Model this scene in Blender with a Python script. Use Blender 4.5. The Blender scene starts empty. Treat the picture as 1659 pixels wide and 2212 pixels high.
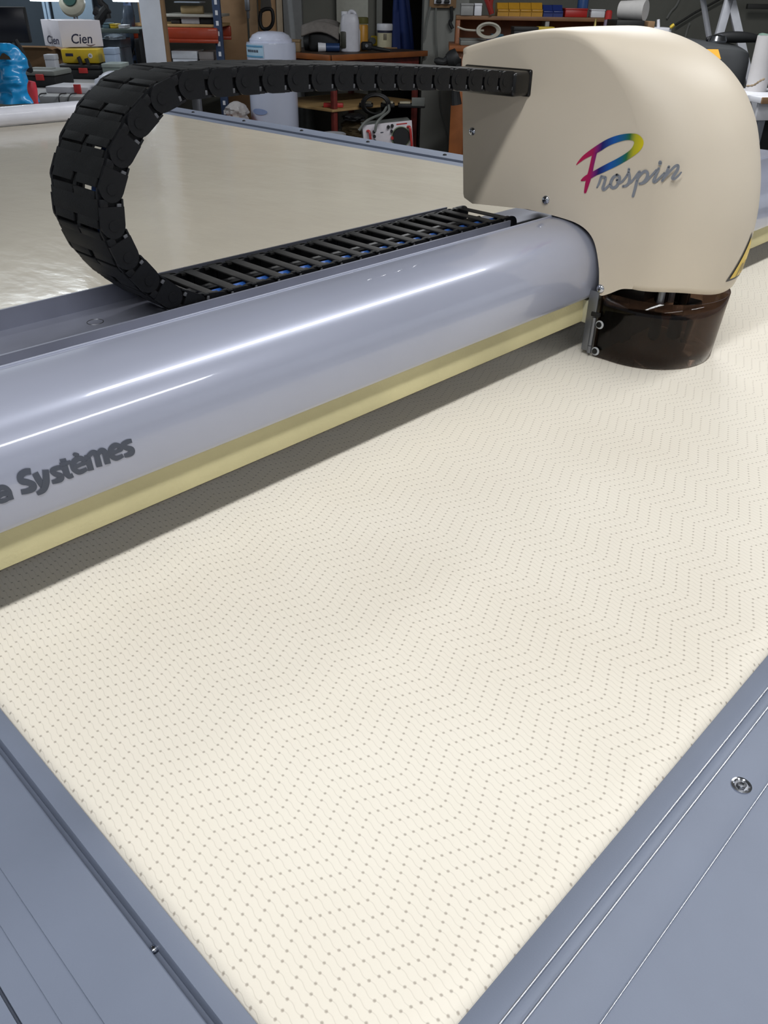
import bpy, bmesh, math, random
from mathutils import Vector, Matrix, noise as mnoise
random.seed(7)
D_ = bpy.data
COL = bpy.context.scene.collection
S = 0.45            # one unit = height of the camera above the cutting surface (m)
T0 = 0.90           # height of the cutting surface above the floor (m)
CAMZ = T0 + S
F_PX, PITCH, YAW, ROLL = 1726.62, 0.5749551, 0.76756364, -0.01551768

# ---------------------------------------------------------------- camera
fw = Vector((math.cos(PITCH)*math.cos(YAW), math.cos(PITCH)*math.sin(YAW), -math.sin(PITCH)))
rt = Vector((math.sin(YAW), -math.cos(YAW), 0)); dn = fw.cross(rt)
r2 = rt*math.cos(ROLL) + dn*math.sin(ROLL); d2 = -rt*math.sin(ROLL) + dn*math.cos(ROLL)
cam = D_.cameras.new('camera'); camo = D_.objects.new('camera', cam); COL.objects.link(camo)
cam.sensor_fit = 'HORIZONTAL'; cam.sensor_width = 36.0; cam.lens = F_PX/1659*36.0
cam.clip_start = 0.02; cam.clip_end = 60
M4 = Matrix.Identity(4)
for i in range(3):
    M4[i][0] = r2[i]; M4[i][1] = -d2[i]; M4[i][2] = -fw[i]
M4.translation = Vector((0, 0, CAMZ)); camo.matrix_world = M4
bpy.context.scene.camera = camo
sc = bpy.context.scene
sc.view_settings.view_transform = 'Standard'; sc.view_settings.look = 'None'
sc.view_settings.gamma = 1; sc.view_settings.use_curve_mapping = False
sc.view_settings.exposure = 0.04

# ---------------------------------------------------------------- world and overhead light rows, some added as fill
w = D_.worlds.new('world'); sc.world = w; w.use_nodes = True
bg = w.node_tree.nodes['Background']; bg.inputs[0].default_value = (0.86, 0.92, 1.0, 1); bg.inputs[1].default_value = 0.42
def area(x0, x1, y, z, wd, power, colr=(.97, .985, 1)):
    l = D_.lights.new('overhead_row_offscreen', 'AREA'); l.shape = 'RECTANGLE'; l.size = x1-x0; l.size_y = wd; l.energy = power; l.color = colr
    o = D_.objects.new('overhead_row_offscreen', l); o.location = ((x0+x1)/2, y, z); COL.objects.link(o); return o
area(1.10, 3.40, 0.00, 3.05, 0.20, 36)
area(-2.2, 0.40, -0.10, 3.05, 0.20, 50)
area(1.10, 2.45, -2.45, 3.05, 0.20, 26)
area(-2.2, 0.20, -2.45, 3.05, 0.20, 26)
area(3.00, 5.40, 2.50, 3.05, 0.20, 92)  # added row to brighten the far film, clear of the beam's reflections
area(1.00, 3.40, 7.20, 3.05, 0.20, 66, (.86, .94, 1))  # unseen row, raised to brighten the left background and far film

# ---------------------------------------------------------------- pixel -> world helpers (photo is 1659 x 2212)
HF = Vector((fw.x, fw.y, 0)).normalized(); HR = Vector((HF.y, -HF.x, 0)); RZ = math.atan2(HR.y, HR.x)
CP = Vector((0, 0, CAMZ))
def ray(u, v): return r2*(u-829.5) + d2*(v-1106) + fw*F_PX
def onz(u, v, z):
    r = ray(u, v); return CP + r*((z-CAMZ)/r.z)
def ond(u, v, d):
    r = ray(u, v); return CP + r*(d/r.dot(HF))
def onx(u, v, X):
    r = ray(u, v); return CP + r*(X*S/r.x)
def ony(u, v, Y):
    r = ray(u, v); return CP + r*(Y*S/r.y)
def dep(P): return (P-CP).dot(HF)
def wid(u0, u1, v, d): return abs((ond(u1, v, d)-ond(u0, v, d)).dot(HR))
def W(X, Y, Z): return Vector((X*S, Y*S, T0+Z*S))

# ---------------------------------------------------------------- materials
def lin(h):
    h = h.lstrip('#'); c = [int(h[i:i+2], 16)/255 for i in (0, 2, 4)]
    return tuple(((x+.055)/1.055)**2.4 if x > .04045 else x/12.92 for x in c) + (1,)
MC = {}
def M(name, hexc, rough=.5, metal=0.0, coat=0.0, var=.05, scale=25, bump=0.0, bscale=200, emit=0, spec=.5, alpha=1):
    if name in MC: return MC[name]
    m = D_.materials.new(name); m.use_nodes = True; nt = m.node_tree; b = nt.nodes['Principled BSDF']
    c = lin(hexc)
    tc = nt.nodes.new('ShaderNodeTexCoord'); nz = nt.nodes.new('ShaderNodeTexNoise'); nz.inputs['Scale'].default_value = scale; nz.inputs['Detail'].default_value = 4
    nt.links.new(tc.outputs['Object'], nz.inputs['Vector'])
    rp = nt.nodes.new('ShaderNodeValToRGB'); rp.color_ramp.elements[0].position = .3; rp.color_ramp.elements[1].position = .7
    rp.color_ramp.elements[0].color = tuple(x*(1-var) for x in c[:3])+(1,)
    rp.color_ramp.elements[1].color = tuple(min(1, x*(1+var)) for x in c[:3])+(1,)
    nt.links.new(nz.outputs['Fac'], rp.inputs['Fac']); nt.links.new(rp.outputs['Color'], b.inputs['Base Color'])
    b.inputs['Roughness'].default_value = rough; b.inputs['Metallic'].default_value = metal
    b.inputs['Coat Weight'].default_value = coat; b.inputs['Coat Roughness'].default_value = .06
    b.inputs['Specular IOR Level'].default_value = spec; b.inputs['Alpha'].default_value = alpha
    if emit:
        b.inputs['Emission Color'].default_value = c; b.inputs['Emission Strength'].default_value = emit
    if bump:
        n2 = nt.nodes.new('ShaderNodeTexNoise'); n2.inputs['Scale'].default_value = bscale; n2.inputs['Detail'].default_value = 3
        nt.links.new(tc.outputs['Object'], n2.inputs['Vector'])
        bp = nt.nodes.new('ShaderNodeBump'); bp.inputs['Strength'].default_value = bump; bp.inputs['Distance'].default_value = .003
        nt.links.new(n2.outputs['Fac'], bp.inputs['Height']); nt.links.new(bp.outputs['Normal'], b.inputs['Normal'])
    MC[name] = m; return m

def mat_perforated():
    m = D_.materials.new('perforated_mat'); m.use_nodes = True; nt = m.node_tree; N = nt.nodes; L = nt.links; b = N['Principled BSDF']
    tc = N.new('ShaderNodeTexCoord'); sp = N.new('ShaderNodeSeparateXYZ'); L.new(tc.outputs['Object'], sp.inputs[0])
    def mt(op, a, bb=None, c=None):
        n = N.new('ShaderNodeMath'); n.operation = op
        for i, v in enumerate((a, bb, c)):
            if v is None: continue
            if isinstance(v, (int, float)): n.inputs[i].default_value = v
            else: L.new(v, n.inputs[i])
        return n.outputs[0]
    PX, PY = .00532, .01205
    x, y = sp.outputs[0], sp.outputs[1]
    nw = N.new('ShaderNodeTexNoise'); nw.inputs['Scale'].default_value = 9; nw.inputs['Detail'].default_value = 2; L.new(tc.outputs['Object'], nw.inputs['Vector'])
    x = mt('ADD', x, mt('MULTIPLY', mt('SUBTRACT', nw.outputs['Fac'], .5), .006))
    y = mt('ADD', y, mt('MULTIPLY', mt('SUBTRACT', nw.outputs['Fac'], .5), .008))
    u = mt('DIVIDE', mt('ADD', x, .005), PX); ur = mt('ROUND', u)
    fx = mt('MULTIPLY', mt('SUBTRACT', u, ur), PX)
    tri = mt('MULTIPLY', mt('PINGPONG', mt('ADD', ur, 7.6), 7.5), .00245)
    vv = mt('DIVIDE', mt('SUBTRACT', y, tri), PY); fy = mt('MULTIPLY', mt('SUBTRACT', vv, mt('ROUND', vv)), PY)
    d = mt('SQRT', mt('ADD', mt('MULTIPLY', fx, fx), mt('MULTIPLY', fy, fy)))
    hole = N.new('ShaderNodeMapRange'); hole.interpolation_type = 'SMOOTHSTEP'; L.new(d, hole.inputs[0])
    hole.inputs[1].default_value = .00035; hole.inputs[2].default_value = .00135; hole.inputs[3].default_value = 1; hole.inputs[4].default_value = 0
    wav = mt('MULTIPLY', mt('SINE', mt('MULTIPLY', vv, 6.2832)), .0007)
    lnm = N.new('ShaderNodeMapRange'); L.new(mt('ABSOLUTE', mt('ADD', fx, wav)), lnm.inputs[0])
    lnm.inputs[1].default_value = .0001; lnm.inputs[2].default_value = .00042; lnm.inputs[3].default_value = 1; lnm.inputs[4].default_value = 0
    n1 = N.new('ShaderNodeTexNoise'); n1.inputs['Scale'].default_value = 3.5; n1.inputs['Detail'].default_value = 3; L.new(tc.outputs['Object'], n1.inputs['Vector'])
    r1 = N.new('ShaderNodeValToRGB'); r1.color_ramp.elements[0].position = .35; r1.color_ramp.elements[1].position = .65
    r1.color_ramp.elements[0].color = lin('#e3dbcc'); r1.color_ramp.elements[1].color = lin('#eae3d5'); L.new(n1.outputs['Fac'], r1.inputs['Fac'])
    mx = N.new('ShaderNodeMix'); mx.data_type = 'RGBA'; L.new(mt('MULTIPLY', lnm.outputs[0], .17), mx.inputs[0]); L.new(r1.outputs[0], mx.inputs[6]); mx.inputs[7].default_value = lin('#8d8474')
    m2 = N.new('ShaderNodeMix'); m2.data_type = 'RGBA'; L.new(mt('MULTIPLY', hole.outputs[0], .50), m2.inputs[0]); L.new(mx.outputs[2], m2.inputs[6]); m2.inputs[7].default_value = lin('#6b5a4c')
    L.new(m2.outputs[2], b.inputs['Base Color']); b.inputs['Roughness'].default_value = .5; b.inputs['Specular IOR Level'].default_value = .35
    wv = N.new('ShaderNodeTexNoise'); wv.inputs['Scale'].default_value = 1100; wv.inputs['Detail'].default_value = 1; L.new(tc.outputs['Object'], wv.inputs['Vector'])
    q = N.new('ShaderNodeTexNoise'); q.inputs['Scale'].default_value = 14; q.inputs['Detail'].default_value = 1; L.new(tc.outputs['Object'], q.inputs['Vector'])
    hgt = mt('ADD', mt('ADD', mt('MULTIPLY', hole.outputs[0], -.45), mt('MULTIPLY', wv.outputs['Fac'], .10)), mt('ADD', mt('MULTIPLY', q.outputs['Fac'], .45), mt('MULTIPLY', lnm.outputs[0], -.12)))
    bp = N.new('ShaderNodeBump'); bp.inputs['Strength'].default_value = .5; bp.inputs['Distance'].default_value = .0012; L.new(hgt, bp.inputs['Height']); L.new(bp.outputs['Normal'], b.inputs['Normal'])
    return m

def mat_film():
    m = D_.materials.new('clear_plastic_film'); m.use_nodes = True; nt = m.node_tree; N = nt.nodes; L = nt.links; b = N['Principled BSDF']
    tc = N.new('ShaderNodeTexCoord')
    mp = N.new('ShaderNodeMapping'); mp.inputs['Scale'].default_value = (2.2, 1.0, 1); L.new(tc.outputs['Object'], mp.inputs[0])
    n1 = N.new('ShaderNodeTexNoise'); n1.inputs['Scale'].default_value = 2.2; n1.inputs['Detail'].default_value = 6; n1.inputs['Distortion'].default_value = .8; L.new(mp.outputs[0], n1.inputs['Vector'])
    r1 = N.new('ShaderNodeValToRGB'); r1.color_ramp.elements[0].position = .35; r1.color_ramp.elements[1].position = .68
    r1.color_ramp.elements[0].color = lin('#dbd3c3'); r1.color_ramp.elements[1].color = lin('#dfd8c8'); L.new(n1.outputs['Fac'], r1.inputs['Fac'])
    L.new(r1.outputs[0], b.inputs['Base Color']); b.inputs['Roughness'].default_value = .13; b.inputs['Alpha'].default_value = .72
    n2 = N.new('ShaderNodeTexNoise'); n2.inputs['Scale'].default_value = 5; n2.inputs['Detail'].default_value = 5; L.new(mp.outputs[0], n2.inputs['Vector'])
    bp = N.new('ShaderNodeBump'); bp.inputs['Strength'].default_value = .35; bp.inputs['Distance'].default_value = .006; L.new(n2.outputs['Fac'], bp.inputs['Height']); L.new(bp.outputs['Normal'], b.inputs['Normal'])
    return m

def mat_smoke():
    m = D_.materials.new('smoked_acrylic'); m.use_nodes = True; nt = m.node_tree; N = nt.nodes; L = nt.links; N.remove(N['Principled BSDF'])
    t = N.new('ShaderNodeBsdfTransparent'); t.inputs[0].default_value = (.37, .285, .235, 1)
    g = N.new('ShaderNodeBsdfGlossy'); g.inputs['Roughness'].default_value = .04
    fr = N.new('ShaderNodeFresnel'); fr.inputs[0].default_value = 1.45
    tc = N.new('ShaderNodeTexCoord'); nz = N.new('ShaderNodeTexNoise'); nz.inputs['Scale'].default_value = 60; L.new(tc.outputs['Object'], nz.inputs['Vector'])
    ad = N.new('ShaderNodeMath'); ad.operation = 'MULTIPLY_ADD'; L.new(nz.outputs['Fac'], ad.inputs[0]); ad.inputs[1].default_value = .01; hf_ = N.new('ShaderNodeMath'); hf_.operation = 'MULTIPLY'; hf_.inputs[1].default_value = .55; L.new(fr.outputs[0], hf_.inputs[0]); L.new(hf_.outputs[0], ad.inputs[2])
    mx = N.new('ShaderNodeMixShader'); L.new(ad.outputs[0], mx.inputs[0]); L.new(t.outputs[0], mx.inputs[1]); L.new(g.outputs[0], mx.inputs[2])
    L.new(mx.outputs[0], N['Material Output'].inputs[0]); return m

def mat_ramp(name, axis, p0, p1, stops, rough=.4):
    m = D_.materials.new(name); m.use_nodes = True; nt = m.node_tree; N = nt.nodes; L = nt.links; b = N['Principled BSDF']
    tc = N.new('ShaderNodeTexCoord'); sp = N.new('ShaderNodeSeparateXYZ'); L.new(tc.outputs['Object'], sp.inputs[0])
    mr = N.new('ShaderNodeMapRange'); mr.inputs[1].default_value = p0; mr.inputs[2].default_value = p1; L.new(sp.outputs[axis], mr.inputs[0])
    rp = N.new('ShaderNodeValToRGB'); e = rp.color_ramp.elements
    while len(e) < len(stops): e.new(.5)
    for k, (p, c) in enumerate(stops): e[k].position = p; e[k].color = lin(c)
    L.new(mr.outputs[0], rp.inputs[0]); L.new(rp.outputs[0], b.inputs['Base Color']); b.inputs['Roughness'].default_value = rough; return m

# ---------------------------------------------------------------- mesh builder
class MB:
    def __init__(s): s.bm = bmesh.new()
    def box(s, c, d, bev=0.0, rot=None, seg=2):
        g = bmesh.ops.create_cube(s.bm, size=1); vs = g['verts']
        for v in vs: v.co = Vector((v.co.x*d[0], v.co.y*d[1], v.co.z*d[2]))
        if bev > 0:
            es = list({e for v in vs for e in v.link_edges})
            r = bmesh.ops.bevel(s.bm, geom=es, offset=min(bev, min(d)*.45), segments=seg, affect='EDGES', profile=.5)
            vs = list({v for f in r['faces'] for v in f.verts} | {v for v in vs if v.is_valid})
        R = rot if rot is not None else Matrix.Identity(3)
        for v in vs: v.co = R @ v.co + Vector(c)
        return s
    def poly(s, pts): return s.bm.faces.new([s.bm.verts.new(p) for p in pts])
    def loft(s, rings, close_u=True, cap=True):
        vr = [[s.bm.verts.new(p) for p in r] for r in rings]; n = len(vr[0])
        for a, b in zip(vr[:-1], vr[1:]):
            for i in range(n if close_u else n-1):
                j = (i+1) % n
                try: s.bm.faces.new((a[i], a[j], b[j], b[i]))
                except ValueError: pass
        if cap and close_u:
            s.bm.faces.new(vr[0][::-1]); s.bm.faces.new(vr[-1])
        return vr
    def cyl(s, p0, p1, r0, r1=None, seg=16, cap=True):
        p0, p1 = Vector(p0), Vector(p1); r1 = r0 if r1 is None else r1
        ax = (p1-p0).normalized(); t = Vector((0, 0, 1)) if abs(ax.z) < .9 else Vector((1, 0, 0)); a = ax.cross(t).normalized(); b = ax.cross(a)
        rg = lambda p, r: [p+(a*math.cos(2*math.pi*i/seg)+b*math.sin(2*math.pi*i/seg))*r for i in range(seg)]
        s.loft([rg(p0, r0), rg(p1, r1)], cap=cap); return s
    def tube(s, path, r, seg=8, closed=False):
        P = [Vector(p) for p in path]; rings = []; up = None
        for i, p in enumerate(P):
            t = (P[min(i+1, len(P)-1)]-P[max(i-1, 0)]).normalized()
            if up is None: up = t.cross(Vector((0, 0, 1)) if abs(t.z) < .9 else Vector((1, 0, 0))).normalized()
            up = (up - t*up.dot(t)).normalized(); b = t.cross(up)
            rr = r[i] if isinstance(r, (list, tuple)) else r
            rings.append([p+(up*math.cos(2*math.pi*k/seg)+b*math.sin(2*math.pi*k/seg))*rr for k in range(seg)])
        s.loft(rings); return s
    def lathe(s, prof, c=(0, 0, 0), seg=28, sx=1, sy=1):
        rings = [[Vector(c)+Vector((r*math.cos(2*math.pi*k/seg)*sx, r*math.sin(2*math.pi*k/seg)*sy, z)) for k in range(seg)] for r, z in prof]
        s.loft(rings); return s
    def extr(s, poly, f0, f1, cap=True):       # poly: list of 2D points; f0,f1: map 2D->3D at both ends
        s.loft([[f0(*p) for p in poly], [f1(*p) for p in poly]], cap=cap); return s
    def grid(s, nu, nv, fn):
        vs = [[s.bm.verts.new(fn(i/(nu-1), j/(nv-1))) for j in range(nv)] for i in range(nu)]
        for i in range(nu-1):
            for j in range(nv-1): s.bm.faces.new((vs[i][j], vs[i+1][j], vs[i+1][j+1], vs[i][j+1]))
        return vs
    def mesh(s, name, smooth=True, ang=35, recalc=True):
        if recalc: bmesh.ops.recalc_face_normals(s.bm, faces=s.bm.faces[:])
        me = D_.meshes.new(name); s.bm.to_mesh(me); s.bm.free()
        if smooth:
            for p in me.polygons: p.use_smooth = True
            me.set_sharp_from_angle(angle=math.radians(ang))
            for p in me.polygons:
                if p.loop_total > 60: p.use_smooth = False
        return me

def link(o, parent=None):
    COL.objects.link(o)
    if parent is not None: o.parent = parent
    return o
def tag(o, label=None, cat=None, group=None, kind=None):
    if label: o['label'] = label
    if cat: o['category'] = cat
    if group: o['group'] = group
    if kind: o['kind'] = kind
    return o
def thing(name, label, cat, loc=(0, 0, 0), rz=0, group=None):
    o = D_.objects.new(name, None); o.empty_display_size = .05; o.location = loc; o.rotation_euler = (0, 0, rz); link(o); return tag(o, label, cat, group)
def part(name, mb, mat, parent, label=None, **k):
    me = mb if isinstance(mb, D_.meshes.bl_rna.properties and bpy.types.Mesh) else mb.mesh(name, **k)
    o = D_.objects.new(name, me)
    if len(me.materials) == 0: me.materials.append(mat)
    link(o, parent); return tag(o, label)
def solo(name, mb, mat, label, cat, loc=(0, 0, 0), rz=0, group=None, **k):
    me = mb.mesh(name, **k); me.materials.append(mat); o = D_.objects.new(name, me); o.location = loc; o.rotation_euler = (0, 0, rz); link(o); return tag(o, label, cat, group)
def struct(name, mb, mat, parent=None, **k):
    me = mb.mesh(name, **k); me.materials.append(mat); o = D_.objects.new(name, me); link(o, parent); return tag(o, kind='structure')
def wpart(name, mb, mat, parent, label=None, **k):   # part whose mesh is in world coordinates
    o = part(name, mb, mat, parent, label, **k); o.matrix_parent_inverse = (Matrix.Translation(parent.location) @ Matrix.Rotation(parent.rotation_euler.z, 4, 'Z')).inverted(); return o
def catm(P, n=8):
    P = [Vector(p) for p in P]; Q = [P[0]*2-P[1]]+P+[P[-1]*2-P[-2]]; o = []
    for i in range(1, len(Q)-2):
        a, b, c, d = Q[i-1:i+3]
        for k in range(n):
            t = k/n; o.append(.5*((2*b)+(c-a)*t+(2*a-5*b+4*c-d)*t*t+(3*b-a-3*c+d)*t**3))
    o.append(P[-1]); return o
def text_mesh(txt, bold=0.0, shear=0.0):
    c = D_.curves.new('t', 'FONT'); c.body = txt; c.offset = bold; c.shear = shear; c.resolution_u = 3
    o = D_.objects.new('t', c); COL.objects.link(o); bpy.context.view_layer.update()
    me = D_.meshes.new_from_object(o.evaluated_get(bpy.context.evaluated_depsgraph_get())); D_.objects.remove(o); D_.curves.remove(c); return me
def text_map(txt, fn, bold=0.0, shear=0.0, cuts=0):
    me = text_mesh(txt, bold, shear); xs = [v.co.x for v in me.vertices]; x0, x1 = min(xs), max(xs)
    mb = MB(); mb.bm.from_mesh(me); D_.meshes.remove(me)
    for v in mb.bm.verts: v.co = fn((v.co.x-x0)/(x1-x0), v.co.y)
    return mb
def rot3(axis, deg): return Matrix.Rotation(math.radians(deg), 3, axis)

# ---------------------------------------------------------------- common materials
m_mat = mat_perforated(); m_film = mat_film(); m_smoke = mat_smoke()
m_rail = M('blue_grey_paint', '#737b8c', .5, .05, .0, .05, 12, .06, 900)
m_rail2 = m_rail
m_silver = M('silver_blue_lacquer', '#a6aabb', .32, .22, .9, .03, 6)
m_tray = M('worn_grey_steel', '#8e91a0', .42, .35, .1, .14, 9)
m_strip = M('pale_yellow_foam', '#c4bb90', .75, 0, 0, .13, 7, .15, 300)
m_cream = M('cream_gelcoat', '#d4c8b5', .48, 0, 0, .02, 4, .02, 900, spec=.4)
m_black = M('black_nylon', '#0d0e11', .50, 0, 0, .25, 40, .12, 700, spec=.28)
m_blackg = M('black_gloss', '#0b0b0c', .3)
m_steel = M('bright_steel', '#c9ccd4', .18, 1)
m_dsteel = M('dull_steel', '#7d7f84', .38, .8)
m_ink = M('dark_grey_ink', '#474c58', .5)
m_gink = M('mid_grey_ink', '#878b93', .45)
m_hose = M('blue_hose', '#27539a', .45)
m_void = M('near_black_matt', '#0e0d0c', .8)

# ================================================================ STRUCTURE
def FP(r, d, z): return Vector((HR.x*r+HF.x*d, HR.y*r+HF.y*d, z))
mb = MB(); mb.box((2.5, 2.5, -.05), (24, 24, .1)); struct('floor', mb, M('concrete_floor', '#55534f', .6, 0, 0, .2, 3))
mb = MB(); mb.box((2.5, 2.5, 3.3), (24, 24, .1)); struct('ceiling', mb, M('ceiling_paint', '#a9a9a6', .8))
m_wall = M('grey_wall_paint', '#77776f', .75, 0, 0, .10, 2.2, .1, 30)
mb = MB()
def wallbox(mb, r0, r1, d, z0, z1, t=.12):
    c = FP((r0+r1)/2, d+t/2, (z0+z1)/2); mb.box(c, (r1-r0, t, z1-z0), rot=Matrix.Rotation(RZ, 3, 'Z'))
D_WALL = 9.6
U2R = lambda u, d: (ond(u, 30, d)-CP).dot(HR)
dr0, dr1 = U2R(826, D_WALL), U2R(922, D_WALL)
wallbox(mb, -5.2, dr0, D_WALL, 0, 3.25); wallbox(mb, dr1, 7.5, D_WALL, 0, 3.25); wallbox(mb, dr0, dr1, D_WALL, 2.1, 3.25)
struct('wall_back', mb, m_wall)
mb = MB(); wallbox(mb, dr0-.5, dr1+.5, D_WALL+4.0, 0, 3.25); struct('wall_passage', mb, m_wall)
mb = MB(); wallbox(mb, dr0-.42, dr0-.30, D_WALL+.12, 0, 3.25, 3.9); struct('wall_passage_left', mb, m_wall)
mb = MB(); wallbox(mb, dr1+.30, dr1+.42, D_WALL+.12, 0, 3.25, 3.9); struct('wall_passage_right', mb, m_wall)
# door frame: lining and casing of the dark doorway
tr = MB()
for a in (dr0-.06, dr1+.0):
    tr.box(FP(a+.03, D_WALL+.04, 1.05), (.06, .24, 2.1), .004, Matrix.Rotation(RZ, 3, 'Z'))
tr.box(FP((dr0+dr1)/2, D_WALL+.04, 2.13), (dr1-dr0+.12, .24, .06), .004, Matrix.Rotation(RZ, 3, 'Z'))
struct('trim_1', tr, M('grey_door_frame', '#6f7069', .6))
# bright bluish partition behind the left work area
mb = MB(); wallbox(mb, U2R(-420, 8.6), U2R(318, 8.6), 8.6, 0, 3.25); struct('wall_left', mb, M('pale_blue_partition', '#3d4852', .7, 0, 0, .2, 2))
# grey pier right of the doorway
mb = MB(); wallbox(mb, U2R(916, 8.9), U2R(1012, 8.9), 8.9, 0, 3.25, .7); struct('wall_pier', mb, M('pier_paint', '#8a8b86', .75, 0, 0, .08, 3))
# white board panel in the grey wall
mb = MB(); wallbox(mb, U2R(727, 9.5), U2R(795, 9.5), 9.5, .1, 2.6, .09); struct('trim_2', mb, M('white_wall_panel', '#b3b3a8', .6))
mb = MB(); wallbox(mb, U2R(612, 9.45), U2R(652, 9.45), 9.45, 0, 3.2, .12); struct('trim_3', mb, M('pipe_casing_paint', '#8d8f90', .5))

# ================================================================ CUTTING TABLE
XL, XR, YN, YF = .232, 4.645, .249, 8.6
tbl = thing('cutting_table', 'long cutting table with cream perforated conveyor mat and blue-grey metal rails', 'cutting table', W(2.4, 4.2, -2.0))
# mat: flat sheet with rounded edge towards the rails
mb = MB()
def edge_fall(t, n):     # profile of the rounded border
    a = t*math.pi/2; return (.012*(1-math.sin(a)) if False else .012*(1-math.cos(a)), -.012*(1-math.sin(a)))
xs = [XL, XL+.003, XL+.008, XL+.016] + [XL+.05+(XR-XL-.1)*i/14 for i in range(15)] + [XR-.016, XR-.008, XR-.003, XR]
ys = [YN, YN+.003, YN+.008, YN+.016] + [YN+.05+(YF-YN-.1)*i/24 for i in range(25)] + [YF-.016, YF-.003, YF]
def zf(a): return -.011*(max(0, 1-a/.016))**2
vs = [[mb.bm.verts.new(W(x, y, zf(min(x-XL, XR-x)) + zf(min(y-YN, YF-y)))) for y in ys] for x in xs]
for i in range(len(xs)-1):
    for j in range(len(ys)-1): mb.bm.faces.new((vs[i][j], vs[i+1][j], vs[i+1][j+1], vs[i][j+1]))
wpart('conveyor_mat', mb, m_mat, tbl, 'cream perforated conveyor mat with zigzag rows of pin holes', ang=60)
def rail(name, prof, f0, f1, mat, label):
    mb = MB(); mb.extr(prof, f0, f1); return wpart(name, mb, mat, tbl, label, ang=50)
def bead(c, w, h, z): return [(c+w*math.cos(a), z+h*math.sin(a)) for a in [math.pi*k/6 for k in range(7)]]
def beadr(c, w, h, z): return [(c+w*math.cos(a), z+h*math.sin(a)) for a in [math.pi*k/6 for k in range(7)]]
zr = -.005
prof = [(.2495, -.06), (.2495, zr-.001), (.2485, zr)] + beadr(.2145, .0016, .0016, zr) + [(.2118, zr-.0012), (.198, zr-.0012)] + beadr(.1955, .0016, .0016, zr) + [(.134, zr)] + beadr(.1312, .0012, .0010, zr-.0006) + [(-.45, zr-.001), (-.46, zr-.004), (-.46, -.30), (-.40, -.30), (-.40, -.06)]
rail('end_rail', prof, lambda y, z: W(.15, y, z), lambda y, z: W(5.1, y, z), m_rail, 'blue-grey painted end rail with raised lines')
zl = -.005
prof = [(.2315, -.06), (.2315, zl-.001), (.2305, zl), (.2035, zl), (.2025, zl-.002), (.2005, zl-.022), (.1945, zl-.022), (.1915, zl-.007), (.188, zl-.005), (.1075, zl-.005), (.107, zl-.0065), (.073, zl-.0065), (.0725, zl-.0078), (.0405, zl-.0078), (.0395, zl-.02), (.037, zl-.02), (.036, zl-.006), (-.35, zl-.006), (-.36, zl-.01), (-.36, -.3), (-.30, -.30), (-.3, -.06)]
rail('side_rail', prof, lambda x, z: W(x, -.46, z), lambda x, z: W(x, YF+.2, z), m_rail2, 'blue-grey side rail with long groove')
prof = [(4.645, -.06), (4.645, .0), (4.70, .004), (4.735, .004), (4.738, -.012), (4.752, -.012), (4.755, .016), (4.93, .020), (4.94, .012), (4.94, -.3), (4.88, -.3), (4.88, -.06)]
rail('side_rail', prof, lambda x, z: W(x, .15, z), lambda x, z: W(x, YF+.2, z), m_rail, 'far side rail with black slot')
m_bare = M('bare_metal_edge', '#c9ccd4', .3, 1)
for yy, rr in ((.2145, .0017), (.1955, .0017), (.1312, .0011)):
    mb = MB(); mb.extr([(yy+rr*math.cos(k*math.pi/6), zr+.0012+rr*math.sin(k*math.pi/6)) for k in range(12)], lambda y, z: W(.15, y, z), lambda y, z: W(5.1, y, z)); wpart('metal_edge_line', mb, m_bare, tbl, 'thin bright metal line')  # thin metallic lines along the raised rail edges
mb = MB(); mb.box(W(2.44, 4.2, -.62), (4.5*S, 8.4*S, 1.0*S), .01); wpart('base_cabinet', mb, m_rail2, tbl)
for x in (.4, 4.5):
    for y in (.5, 4.2, 8.0):
        mb = MB(); mb.box(W(x, y, -1.55), (.09, .09, .9*S), .006); mb.cyl(W(x, y, -1.76), W(x, y, -2.0), .03, .045); wpart('leg', mb, m_rail2, tbl)
def screw(p, n, r, parent, name='screw', mat=None):      # dome-head cross screw, n = outward normal
    n = Vector(n).normalized(); t = n.cross(Vector((0, 0, 1)) if abs(n.z) < .9 else Vector((1, 0, 0))).normalized(); b = n.cross(t); mb = MB()
    rings = []
    for a in (0, .25, .5, .7, .85, .96): rings.append([Vector(p)+n*(r*.6*math.sin(a*math.pi/2))+(t*math.cos(k*math.pi/8)+b*math.sin(k*math.pi/8))*(r*math.cos(a*math.pi/2)+1e-5) for k in range(16)])
    mb.loft(rings); o = wpart(name, mb, mat or m_steel, parent)
    cb = MB(); R = Matrix((t, b, n)).transposed()
    cb.box(Vector(p)+n*r*.58, (r*.8, r*.16, r*.12), rot=R); cb.box(Vector(p)+n*r*.58, (r*.16, r*.8, r*.12), rot=R)
    so = D_.objects.new('slot', cb.mesh('slot')); so.data.materials.append(m_void); link(so, o); return o
# hex socket screw with its countersunk ring in the end rail
p = W(.958, .159, -.005)
mb = MB(); mb.lathe([(.0068, 0), (.0068, .0008), (.0055, .0012), (.0045, .0003), (.0028, .0003)], p, 24); sr = wpart('socket_screw', mb, m_steel, tbl, 'bright socket screw')
mb = MB(); mb.lathe([(.0034, .0003), (.0032, .0022), (.0021, .0026), (.0014, .0022), (.0014, .0008)], p, 6); so = D_.objects.new('screw_socket', mb.mesh('screw_socket')); so.data.materials.append(m_dsteel); link(so, sr); so.matrix_parent_inverse = Matrix.Identity(4)
screw(W(.1975, .585, -.022), (0, 0, 1), .0026, tbl, 'groove_screw')
for y in (4.1, 4.9, 5.7, 6.5, 7.3, 8.1):
    mb = MB(); mb.lathe([(.007, .0), (.006, .003), (.003, .0045)], W(4.83, y, .0175), 10); wpart('rail_screw', mb, m_void, tbl)

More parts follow.
